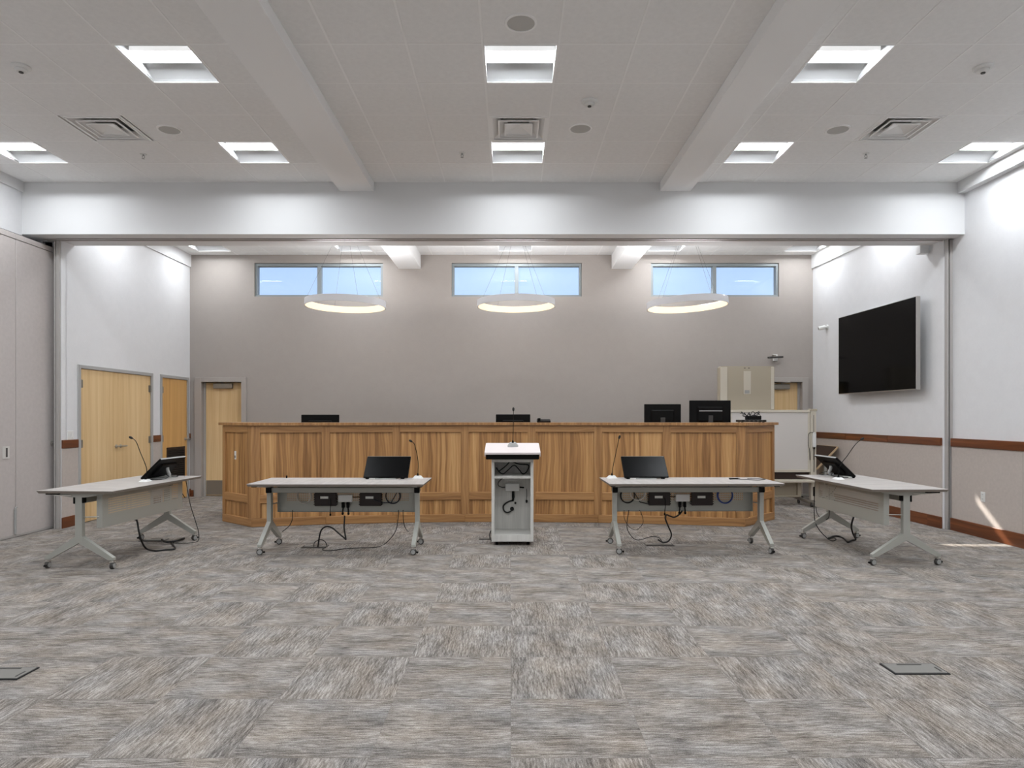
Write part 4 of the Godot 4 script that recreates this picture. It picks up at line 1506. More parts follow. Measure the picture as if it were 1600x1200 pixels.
# =====================================================================  lectern
func build_lectern() -> void:
	var t := thing("lectern", "white open-backed lectern on casters with a tilted top, centre of room", "lectern", P(0.02, 0, 7.685))
	var w := 0.24
	var dp := -0.42
	var st := mb()
	lb(st, -w, -w + 0.034, 0.045, 0.975, dp, 0.0, 0.003)
	obj("side_panel", st, M.lectern, t)
	st = mb()
	lb(st, w - 0.034, w, 0.045, 0.975, dp, 0.0, 0.003)
	obj("side_panel", st, M.lectern, t)
	st = mb()
	lb(st, -w, w, 0.955, 0.998, dp, 0.004, 0.003)
	obj("top_panel", st, M.lectern, t)
	st = mb()
	lb(st, -w + 0.034, w - 0.034, 0.06, 0.955, dp, dp + 0.02)
	obj("front_panel", st, M.lectern, t)
	st = mb()
	lb(st, -w + 0.034, w - 0.034, 0.768, 0.797, dp + 0.02, -0.002, 0.003)
	obj("shelf", st, M.lectern, t)
	st = mb()
	lb(st, -w + 0.034, w - 0.034, 0.045, 0.125, dp + 0.02, -0.002, 0.003)
	obj("bottom_panel", st, M.lectern, t)
	for x in [-0.18, 0.18]:
		for z in [-0.06, -0.36]:
			st = mb()
			cyl(st, Vector3(x - 0.016, 0.024, z), Vector3(x + 0.016, 0.024, z), 0.024, 0.024, 14)
			cyl(st, Vector3(x, 0.03, z), Vector3(x, 0.046, z), 0.012)
			obj("caster", st, M.black, t)
	st = mb()
	lb(st, -0.13, 0.13, 0.997, 1.05, -0.34, -0.01, 0.004)
	obj("neck", st, M.black, t)
	var T := Transform3D(Basis(Vector3.RIGHT, 0.185), Vector3(0, 1.10, -0.10))
	st = mb()
	box(st, T * Transform3D(Basis(), Vector3(0, -0.034, 0.0)), Vector3(0.60, 0.062, 0.47), 0.006)
	obj("tray", st, M.black, t)
	st = mb()
	var poly := rrect(-0.315, 0.315, -0.25, 0.245, 0.02)
	prism(st, T * Transform3D(Basis(Vector3(1, 0, 0), Vector3(0, 0, -1), Vector3(0, 1, 0)), Vector3.ZERO), poly, -0.004, 0.018)
	obj("reading_top", st, M.lectern_top, t)
	st = mb()
	box(st, T * Transform3D(Basis(), Vector3(-0.31, -0.016, 0)), Vector3(0.012, 0.036, 0.46), 0.004)
	box(st, T * Transform3D(Basis(), Vector3(0.31, -0.016, 0)), Vector3(0.012, 0.036, 0.46), 0.004)
	obj("top_edge", st, M.lectern_top, t)
	# wiring inside
	var zb := dp + 0.022
	st = mb()
	lb(st, -0.095, 0.09, 0.738, 0.768, -0.28, -0.10, 0.004)
	obj("under_shelf_tray", st, M.grey_plastic, t)
	st = mb()
	lb(st, -0.085, 0.085, 0.585, 0.675, zb, zb + 0.05, 0.006)
	var j := obj("junction_box", st, M.white_plastic, t)
	st = mb()
	lb(st, -0.005, 0.025, 0.50, 0.585, zb + 0.005, zb + 0.045, 0.006)
	cyl(st, Vector3(0.01, 0.50, zb + 0.025), Vector3(0.006, 0.465, zb + 0.025), 0.012)
	cyl(st, Vector3(0.085, 0.63, zb + 0.025), Vector3(0.14, 0.625, zb + 0.025), 0.008)
	ball(st, Vector3(0.035, 0.44, zb + 0.02), Vector3(0.012, 0.014, 0.012), 8)
	obj("plug", st, M.black, j)
	st = mb()
	tube(st, curve([Vector3(0.006, 0.47, zb + 0.02), Vector3(-0.05, 0.455, zb + 0.02), Vector3(-0.105, 0.41, zb + 0.02), Vector3(-0.10, 0.35, zb + 0.02), Vector3(-0.06, 0.325, zb + 0.02), Vector3(-0.015, 0.345, zb + 0.02), Vector3(0.0, 0.37, zb + 0.02)], 6), 0.0085, 8)
	ball(st, Vector3(-0.005, 0.37, zb + 0.024), Vector3(0.024, 0.026, 0.018), 12)
	obj("power_lead", st, M.cord, j)
	st = mb()
	tube(st, curve([Vector3(-0.085, 0.63, zb + 0.02), Vector3(-0.13, 0.63, zb + 0.02), Vector3(-0.17, 0.655, zb + 0.02), Vector3(-0.16, 0.70, zb + 0.04), Vector3(-0.10, 0.755, zb + 0.08)], 6), 0.005, 6)
	obj("lead", st, M.cord, t)
	st = mb()
	tube(st, curve([Vector3(0.17, 0.61, zb + 0.01), Vector3(0.172, 0.55, zb + 0.012), Vector3(0.17, 0.48, zb + 0.012)], 4), 0.003, 6)
	ball(st, Vector3(0.17, 0.46, zb + 0.014), Vector3(0.013, 0.022, 0.012), 8)
	obj("lead", st, M.cord, t)
	st = mb()
	tube(st, curve([Vector3(-0.19, 0.87, -0.3), Vector3(-0.16, 0.83, -0.26), Vector3(-0.11, 0.805, -0.2), Vector3(-0.05, 0.85, -0.22), Vector3(0.02, 0.90, -0.28), Vector3(0.08, 0.85, -0.24), Vector3(0.12, 0.806, -0.2), Vector3(0.17, 0.83, -0.24), Vector3(0.19, 0.90, -0.3), Vector3(0.08, 0.91, -0.32), Vector3(0.0, 0.94, -0.34)], 6), 0.0065, 7)
	tube(st, curve([Vector3(-0.16, 0.83, -0.28), Vector3(-0.09, 0.88, -0.3), Vector3(-0.03, 0.94, -0.33)], 6), 0.0065, 7)
	obj("shelf_lead", st, M.cord, t)

# =====================================================================  things on the tables
func touch_monitor(label: String, at: Vector3, turn: float) -> void:
	var t := thing("touch_monitor", label, "monitor", at, turn, "reclined black monitors on the tables")
	var tilt := deg_to_rad(46.0)
	var B := Basis(Vector3.RIGHT, -tilt)
	var T := Transform3D(B, Vector3(0, 0.026, 0.0) + B * Vector3(0, 0.16, -0.012))
	var st := mb()
	box(st, T, Vector3(0.51, 0.32, 0.022), 0.004)
	obj("casing", st, M.black, t)
	st = mb()
	box(st, T * Transform3D(Basis(), Vector3(0, 0, 0.0115)), Vector3(0.50, 0.31, 0.002))
	obj("screen", st, M.screen, t)
	st = mb()
	box(st, T * Transform3D(Basis(), Vector3(0, 0.1605, 0)), Vector3(0.505, 0.003, 0.018))
	obj("top_trim", st, M.grey_plastic, t)
	st = mb()
	box(st, T * Transform3D(Basis(), Vector3(0, -0.01, -0.02)), Vector3(0.30, 0.18, 0.022), 0.008)
	obj("back_bulge", st, M.black, t)
	st = mb()
	tube(st, curve([T * Vector3(0, 0.03, -0.03), Vector3(0, 0.09, -0.17), Vector3(0, 0.04, -0.19), Vector3(0, 0.024, -0.14)], 6), 0.018, 10)
	obj("stand_arm", st, M.grey_plastic, t)
	st = mb()
	prism(st, Transform3D(FLAT, Vector3(0, 0, 0)), rrect(-0.12, 0.12, -0.02, 0.21, 0.03), 0.0, 0.012)
	obj("base", st, M.grey_plastic, t)
	st = mb()
	for s in [-0.21, 0.19]:
		lb(st, s - 0.02, s + 0.02, 0.0, 0.03, -0.03, 0.0, 0.005)
	obj("foot", st, M.black, t)
	st = mb()
	tube(st, curve([Vector3(-0.05, 0.05, -0.17), Vector3(-0.12, 0.02, -0.22), Vector3(-0.2, 0.006, -0.16), Vector3(-0.23, 0.006, -0.08)], 5), 0.004, 6)
	obj("lead", st, M.cord, t)
	st = mb()
	tube(st, curve([Vector3(0.06, 0.06, -0.17), Vector3(0.10, 0.03, -0.24), Vector3(0.18, 0.006, -0.2), Vector3(0.2, 0.006, -0.05), Vector3(0.17, 0.006, 0.03)], 5), 0.004, 6)
	obj("lead", st, M.cord, t)
	st = mb()
	lb(st, -0.22, -0.08, 0.0, 0.014, -0.08, -0.01, 0.003)
	obj("card", st, M.paper, t)

func gooseneck(label: String, at: Vector3, turn: float, pts: Array, base_h: float, dark_base := false, pitch := 0.0) -> void:
	var t := thing("gooseneck_microphone", label, "microphone", at, turn, "gooseneck desk microphones")
	t.rotation.x = pitch
	var inv := t.transform.affine_inverse()
	var st := mb()
	prism(st, Transform3D(FLAT, Vector3.ZERO), rrect(-0.035, 0.035, -0.03, 0.03, 0.015), 0.0, base_h, rrect(-0.062, 0.062, -0.05, 0.05, 0.015))
	obj("base", st, M.grey_plastic if dark_base else M.white_plastic, t)
	st = mb()
	lathe(st, Transform3D(Basis(), Vector3(0, base_h, 0)), [Vector2(0.014, 0), Vector2(0.012, 0.008), Vector2(0.006, 0.03), Vector2(0, 0.03)], 14)
	obj("collar", st, M.black, t)
	var loc := [Vector3(0, base_h + 0.01, 0)]
	for p in pts:
		loc.append(inv * (p as Vector3))
	st = mb()
	var c := curve(loc, 8)
	tube(st, c, 0.0042, 8, 0.0036)
	obj("gooseneck", st, M.black, t)
	var e: Vector3 = c[-1]
	var d: Vector3 = (e - (c[-4] as Vector3)).normalized()
	st = mb()
	lathe(st, aim(e - d * 0.015, e + d), [Vector2(0, 0), Vector2(0.007, 0.0), Vector2(0.012, 0.012), Vector2(0.0135, 0.026), Vector2(0.011, 0.038), Vector2(0.005, 0.045), Vector2(0, 0.046)], 14)
	obj("windscreen", st, M.rubber, t)

func build_table_things() -> void:
	var h := 0.763
	touch_monitor("reclined black monitor on the table left of the lectern, screen towards viewer", P(-1.425, h + 0.0005, 7.65), 0.0)
	touch_monitor("reclined black monitor on the table right of the lectern, screen towards viewer", P(1.552, h, 7.67), 0.012)
	touch_monitor("reclined black monitor on the far left table, its dark back showing", P(-4.125, h, 7.76), deg_to_rad(-93.4))
	touch_monitor("reclined black monitor on the far right table, its dark back showing", P(3.985, h, 8.02), deg_to_rad(91.8))
	gooseneck("gooseneck microphone at the right end of the table left of lectern", P(-1.075, h, 7.78), 0.0, [Vector3(-1.074, 0.965, -7.78), Vector3(-1.104, 1.121, -7.78), Vector3(-1.124, 1.168, -7.79), Vector3(-1.155, 1.19, -7.8)], 0.03)
	gooseneck("gooseneck microphone at the left end of the table right of lectern", P(1.175, h, 7.80), 0.0, [Vector3(1.189, 0.904, -7.8), Vector3(1.227, 1.075, -7.81), Vector3(1.255, 1.201, -7.82), Vector3(1.263, 1.231, -7.82)], 0.03)
	gooseneck("gooseneck microphone on the far left table by the maple doors", P(-4.02, h, 7.40), deg_to_rad(-93.0), [Vector3(-4.01, 0.906, -7.4), Vector3(-4.081, 1.089, -7.4), Vector3(-4.119, 1.188, -7.4), Vector3(-4.148, 1.226, -7.4), Vector3(-4.176, 1.242, -7.4)], 0.022)
	gooseneck("gooseneck microphone on the far right table, bent towards the right wall", P(3.735, h, 7.66), deg_to_rad(92.0), [Vector3(3.757, 0.922, -7.66), Vector3(3.837, 1.031, -7.66), Vector3(3.903, 1.126, -7.66), Vector3(3.954, 1.185, -7.66), Vector3(4.001, 1.219, -7.66)], 0.022)
	gooseneck("tall straight gooseneck microphone standing on the lectern top", P(0.025, 1.134, 7.86), 0.0, [Vector3(0.028, 1.259, -7.86), Vector3(0.03, 1.409, -7.86), Vector3(0.031, 1.521, -7.86), Vector3(0.031, 1.555, -7.86)], 0.04, true, 0.185)
	# loose things on the right-hand middle table
	var st := mb()
	tube(st, curve([Vector3(-0.19, 0.004, 0.02), Vector3(-0.12, 0.004, -0.03), Vector3(-0.06, 0.004, 0.0), Vector3(0.0, 0.004, 0.03), Vector3(0.09, 0.004, 0.08), Vector3(0.15, 0.004, 0.06), Vector3(0.23, 0.004, -0.02), Vector3(0.2, 0.004, -0.08), Vector3(0.05, 0.004, -0.1)], 6), 0.0035, 6)
	var c := obj("loose_cable", st, M.cord)
	c.position = P(2.66, h, 7.60)
	tag(c, "thin dark cable lying loose on the table right of the lectern", "cable")
	st = mb()
	cyl(st, Vector3(-0.05, 0.006, 0), Vector3(0.05, 0.006, 0.01), 0.006, 0.006, 8)
	cyl(st, Vector3(0.05, 0.006, 0.01), Vector3(0.075, 0.006, 0.012), 0.004, 0.001, 8)
	c = obj("pen", st, M.black)
	c.position = P(2.55, h, 7.70)
	tag(c, "short black pen lying on the table right of the lectern", "pen")
	st = mb()
	lb(st, -0.008, 0.008, 0, 0.03, -0.006, 0.006, 0.002)
	c = obj("cable_clip", st, M.black)
	c.position = P(-2.60, h, 7.80)
	tag(c, "tiny black clip standing on the back edge of the left middle table", "clip")

# =====================================================================  things on the dais
func desk_monitor(label: String, at: Vector3, turn: float, w: float, hgt: float, low: float, bar: bool, lean: float) -> void:
	var t := thing("desk_monitor", label, "monitor", at, turn, "black monitors standing behind the dais counter")
	var T := Transform3D(Basis(Vector3.RIGHT, lean), Vector3(0, low + hgt / 2, 0))
	var st := mb()
	box(st, T, Vector3(w, hgt, 0.03), 0.006)
	obj("casing", st, M.black, t)
	st = mb()
	box(st, T * Transform3D(Basis(), Vector3(0, -0.02, 0.025)), Vector3(w * 0.62, hgt * 0.6, 0.03), 0.012)
	obj("back_bulge", st, M.black, t)
	st = mb()
	box(st, T * Transform3D(Basis(), Vector3(0, 0, -0.0155)), Vector3(w - 0.02, hgt - 0.02, 0.002))
	obj("screen", st, M.screen, t)
	if bar:
		st = mb()
		box(st, T * Transform3D(Basis(), Vector3(0, hgt * 0.08, 0.042)), Vector3(w * 0.56, 0.014, 0.006), 0.002)
		obj("vent_bar", st, M.grey_plastic, t)
	st = mb()
	lb(st, -0.035, 0.035, 0.012, low + hgt * 0.4, 0.02, 0.045, 0.006)
	obj("neck", st, M.dark_grey, t)
	st = mb()
	prism(st, Transform3D(FLAT, Vector3.ZERO), rrect(-0.12, 0.12, -0.12, 0.08, 0.03), 0.0, 0.014)
	obj("foot", st, M.black, t)

func build_dais_things() -> void:
	var wt := 1.09
	desk_monitor("black monitor behind the left part of the dais counter, barely showing", P(-2.79, wt, 9.85), 0.12, 0.54, 0.32, 0.095, false, 0.0)
	desk_monitor("black monitor behind the dais counter right behind the lectern microphone", P(0.035, wt, 9.95), 0.0, 0.51, 0.32, 0.10, false, 0.0)
	desk_monitor("smaller of two tall black monitors at right end of the dais", P(2.24, wt, 9.92), -0.05, 0.535, 0.33, 0.24, false, 0.0)
	desk_monitor("larger black monitor with light vent bar at right end of the dais", P(2.95, wt, 9.95), 0.0, 0.61, 0.37, 0.255, true, 0.0)
	var t := thing("desk_phone", "small black desk phone on the dais counter right of lectern microphone", "phone", P(0.47, 1.393, 9.58))
	var st := mb()
	prism(st, Transform3D(Basis(Vector3(0, 0, -1), Vector3.UP, Vector3(1, 0, 0)), Vector3.ZERO), [Vector2(-0.07, 0), Vector2(0.08, 0), Vector2(0.08, 0.045), Vector2(-0.07, 0.018)], -0.095, 0.095)
	obj("body", st, M.black, t)
	st = mb()
	lb(st, -0.09, -0.045, 0.036, 0.062, -0.07, 0.06, 0.008)
	obj("handset", st, M.black, t)
	t = thing("device_stack", "flat black rack unit on the right end of the dais counter", "electronics", P(3.44, 1.393, 9.62))
	st = mb()
	lb(st, -0.185, 0.185, 0.006, 0.038, -0.10, 0.10, 0.004)
	obj("case", st, M.dark_grey, t)
	for k in 6:
		st = mb()
		lb(st, -0.165 + k * 0.06, -0.13 + k * 0.06, 0.014, 0.03, 0.10, 0.103)
		obj("port", st, M.black, t)
	st = mb()
	for x in [-0.15, 0.15]:
		for z in [-0.07, 0.07]:
			lb(st, x - 0.012, x + 0.012, 0, 0.006, z - 0.012, z + 0.012)
	obj("foot", st, M.rubber, t)
	t = thing("black_receiver", "small black receiver box with tangled leads atop the rack unit", "electronics", P(3.47, 1.431, 9.62))
	st = mb()
	lb(st, -0.095, 0.095, 0.0, 0.055, -0.07, 0.07, 0.006)
	obj("case", st, M.black, t)
	st = mb()
	for k in 5:
		var r2 := RandomNumberGenerator.new()
		r2.seed = 40 + k
		var pts := []
		for i in 6:
			pts.append(Vector3(-0.16 + 0.05 * i + r2.randf_range(-0.02, 0.02), 0.07 + r2.randf_range(-0.045, 0.05), r2.randf_range(-0.05, 0.06)))
		tube(st, curve(pts, 5), 0.0045, 6)
	obj("tangled_lead", st, M.cord, t)

# =====================================================================  screen, board, outlets
func build_wall_things() -> void:
	# big screen on the far right wall
	var t := thing("wall_screen", "very large black flat screen on the right wall, slim silver edge", "television", RW.origin + RW.basis * Vector3(0, 0, -0.28), 0.0323)
	var st := mb()
	lb(st, -0.175, -0.115, 1.843, 3.115, -2.03, 0.0, 0.004)
	obj("bezel", st, M.steel, t)
	st = mb()
	lb(st, -0.178, -0.1745, 1.856, 3.105, -2.02, -0.010)
	obj("screen", st, M.tv_screen, t)
	st = mb()
	lb(st, -0.115, -0.01, 2.1, 2.85, -1.7, -0.35, 0.01)
	obj("wall_bracket", st, M.dark_grey, t)
	# small camera
	t = thing("security_camera", "tiny white security camera on the right wall beyond the big screen", "camera", RW * Vector3(0, 3.055, -3.02), 0.0323)
	st = mb()
	cyl(st, Vector3(0, 0, 0), Vector3(-0.02, 0, 0), 0.045, 0.04, 18)
	cyl(st, Vector3(-0.02, 0, 0), Vector3(-0.06, 0, 0), 0.018)
	obj("mount", st, M.white_plastic, t)
	st = mb()
	cyl(st, Vector3(-0.05, -0.005, 0.02), Vector3(-0.14, -0.02, -0.03), 0.034, 0.034, 18)
	obj("body", st, M.white_plastic, t)
	st = mb()
	cyl(st, Vector3(-0.139, -0.0195, -0.029), Vector3(-0.146, -0.021, -0.034), 0.026, 0.024, 18)
	obj("lens", st, M.black, t)
	# bar over the right door
	t = thing("wall_bar_device", "slim dark bar device on a white bracket above the right door", "sensor bar", P(4.87, 2.555, 12.4))
	st = mb()
	lb(st, -0.04, 0.035, -0.06, 0.065, 0.0, 0.06, 0.006)
	obj("wall_box", st, M.white_plastic, t)
	st = mb()
	box(st, Transform3D(Basis(Vector3.BACK, 0.055) * Basis(Vector3.UP, 0.15), Vector3(-0.035, 0.004, 0.13)), Vector3(0.29, 0.034, 0.05), 0.006)
	obj("bar", st, M.dark_grey, t)
	st = mb()
	lb(st, -0.075, -0.03, 0.015, 0.05, 0.05, 0.15, 0.006)
	obj("arm", st, M.brushed, t)
	# outlet and switches
	t = thing("wall_outlet", "white wall outlet low on the near right wall by the sun streak", "outlet", P(5.745, 0.50, 8.17))
	st = mb()
	lb(st, -0.007, 0.0, -0.06, 0.06, -0.037, 0.037, 0.003)
	obj("plate", st, M.white_plastic, t)
	for y in [-0.028, 0.028]:
		st = mb()
		lb(st, -0.010, -0.006, y - 0.018, y + 0.018, -0.018, 0.018, 0.003)
		var so := obj("socket", st, M.white_plastic, t)
		st = mb()
		lb(st, -0.0105, -0.0098, y - 0.004, y + 0.010, -0.009, -0.006)
		lb(st, -0.0105, -0.0098, y - 0.004, y + 0.010, 0.006, 0.009)
		obj("slot", st, M.dark_grey, so)
	t = thing("wall_switch", "white switch plate on the left wall above the chair rail", "switch", P(-5.92, 1.225, 9.03))
	st = mb()
	lb(st, 0.0, 0.007, -0.06, 0.06, -0.065, 0.065, 0.003)
	obj("plate", st, M.white_plastic, t)
	for z in [-0.03, 0.03]:
		st = mb()
		lb(st, 0.007, 0.011, -0.032, 0.032, z - 0.016, z + 0.016, 0.002)
		obj("rocker", st, M.white_plastic, t)
	# mobile whiteboard before the right door
	t = thing("mobile_whiteboard", "beige mobile whiteboard on a wheeled stand before the right back door", "whiteboard", P(4.385, 0, 11.25))
	st = mb()
	lb(st, -0.70, 0.60, 0.585, 1.55, -0.01, 0.01)
	obj("board", st, M.board, t)
	st = mb()
	lb(st, -0.72, 0.62, 1.545, 1.585, -0.03, 0.025, 0.004, 0)
	lb(st, -0.72, 0.62, 0.545, 0.59, -0.03, 0.025, 0.004, 0)
	lb(st, -0.72, -0.69, 0.59, 1.545, -0.03, 0.02, 0.004)
	lb(st, 0.585, 0.62, 0.59, 1.545, -0.03, 0.02, 0.004)
	obj("board_frame", st, M.beige_light, t)
	st = mb()
	lb(st, 0.625, 0.72, 0.07, 1.585, -0.04, 0.03, 0.008)
	var post := obj("post", st, M.beige_light, t)
	st = mb()
	lb(st, 0.61, 0.735, 1.565, 1.605, -0.045, 0.035, 0.008)
	obj("post_cap", st, M.beige, post)
	st = mb()
	lb(st, 0.665, 0.68, 0.75, 1.50, 0.03, 0.034)
	obj("post_groove", st, M.brushed, post)
	st = mb()
	lb(st, -0.82, -0.725, 0.07, 1.585, -0.04, 0.03, 0.008)
	obj("post", st, M.beige_light, t)
	st = mb()
	lb(st, 0.645, 0.70, 0.965, 1.195, 0.034, 0.075, 0.008)
	lb(st, 0.655, 0.69, 1.195, 1.215, 0.04, 0.07, 0.004)
	var strip := obj("power_strip", st, M.white_plastic, t)
	st = mb()
	cyl(st, Vector3(0.672, 0.965, 0.055), Vector3(0.672, 0.93, 0.055), 0.016, 0.010)
	tube(st, curve([Vector3(0.672, 0.935, 0.055), Vector3(0.673, 0.75, 0.05), Vector3(0.672, 0.55, 0.045)], 5), 0.005, 6)
	obj("plug_lead", st, M.cord, strip)
	st = mb()
	tube(st, curve([Vector3(0.66, 1.21, 0.05), Vector3(0.60, 1.205, 0.05), Vector3(0.578, 1.16, 0.05), Vector3(0.578, 1.0, 0.05), Vector3(0.60, 0.9, 0.04), Vector3(0.61, 0.75, 0.035)], 6), 0.005, 6)
	obj("hanging_lead", st, M.cord, t)
	st = mb()
	lb(st, -0.75, 0.66, 0.385, 0.425, -0.12, 0.16, 0.006, 0)
	obj("tray", st, M.beige_light, t)
	st = mb()
	lb(st, -0.72, 0.62, 0.425, 0.545, -0.10, -0.03)
	obj("tray_back", st, M.dark_wood, t)
	st = mb()
	lb(st, -0.55, 0.46, 0.15, 0.385, -0.10, -0.05, 0.004)
	lb(st, 0.42, 0.48, 0.13, 0.385, -0.10, 0.0, 0.004)
	lb(st, -0.55, 0.46, 0.13, 0.155, -0.10, 0.02, 0.004)
	obj("lower_panel", st, M.beige, t)
	for s in [-0.66, 0.52]:
		st = mb()
		box(st, Transform3D(Basis(Vector3.UP, 0.25), Vector3(s - 0.03, 0.09, 0.06)) * Transform3D(Basis(Vector3.RIGHT, 0.12), Vector3.ZERO), Vector3(0.06, 0.05, 0.62), 0.008)
		var f := obj("foot", st, M.brushed, t)
		for z in [-0.2, 0.3]:
			st = mb()
			cyl(st, Vector3(s - 0.015, 0.028, z), Vector3(s + 0.015, 0.028, z), 0.028, 0.028, 14)
			lb(st, s - 0.02, s + 0.02, 0.03, 0.075, z - 0.015, z + 0.015, 0.004)
			obj("caster", st, M.dark_grey, f)
	# the rounded head unit above the board, on the same stand
	st = mb()
	prism(st, Transform3D(Basis(), Vector3(-0.87, 0, -0.02)), rrect(0.0, 0.92, 1.50, 2.325, 0.04), -0.16, -0.03)
	var head := obj("head_unit", st, M.beige, t)
	st = mb()
	lb(st, -0.86, -0.745, 1.60, 2.31, -0.052, -0.044, 0.003)
	obj("side_rib", st, M.beige_light, head)
	st = mb()
	lb(st, -0.01, 0.04, 1.60, 2.31, -0.052, -0.044, 0.003)
	obj("side_rib", st, M.beige_light, head)
	st = mb()
	lb(st, -0.47, -0.345, 1.85, 2.24, -0.052, -0.044, 0.003)
	var cp := obj("control_panel", st, M.beige_light, head)
	st = mb()
	lb(st, -0.452, -0.372, 1.865, 1.92, -0.045, -0.042)
	obj("display", st, M.grey_plastic, cp)
	st = mb()
	for x in [-0.45, -0.38]:
		lb(st, x - 0.012, x + 0.012, 2.285, 2.297, -0.052, -0.046)
	obj("button", st, M.dark_grey, head)

# =====================================================================  cords and floor boxes
func cord(label: String, pts: Array, r: float, m: Material, called := "power_cable") -> void:
	var st := mb()
	tube(st, curve(pts, 8), r, 7)
	tag(obj(called, st, m), label, "cord")

func floor_box(label: String, at: Vector3, w: float, d: float, open: float, turn := 0.0) -> void:
	var t := thing("floor_box", label, "floor box", at, turn, "floor boxes set into the carpet")
	var st := mb()
	lb(st, -w / 2, w / 2, 0.0, 0.006, d / 2 - 0.008, d / 2, 0.001)
	lb(st, -w / 2, w / 2, 0.0, 0.006, -d / 2, -d / 2 + 0.008, 0.001)
	lb(st, -w / 2, -w / 2 + 0.008, 0.0, 0.006, -d / 2, d / 2, 0.001)
	lb(st, w / 2 - 0.008, w / 2, 0.0, 0.006, -d / 2, d / 2, 0.001)
	obj("rim", st, M.dark_grey if open > 0 else M.rubber, t)
	st = mb()
	var T := Transform3D(Basis(Vector3.RIGHT, open), Vector3(0, 0.004, -d / 2 + 0.01))
	box(st, T * Transform3D(Basis(), Vector3(0, 0.002, d / 2 - 0.012)), Vector3(w - 0.02, 0.004, d - 0.022), 0.001)
	var lid := obj("lid", st, M.floor_lid, t)
	st = mb()
	box(st, T * Transform3D(Basis(), Vector3(0, 0.0045, 0.018)), Vector3(w * 0.45, 0.002, 0.012))
	box(st, T * Transform3D(Basis(), Vector3(w * 0.40, 0.0045, d * 0.55)), Vector3(0.01, 0.002, d * 0.4))
	obj("finger_notch", st, M.dark_grey, lid)
	st = mb()
	lb(st, -w / 2 + 0.008, w / 2 - 0.008, -0.004, 0.002, -d / 2 + 0.008, d / 2 - 0.008)
	obj("well", st, M.rubber if open > 0 else M.floor_lid, t)

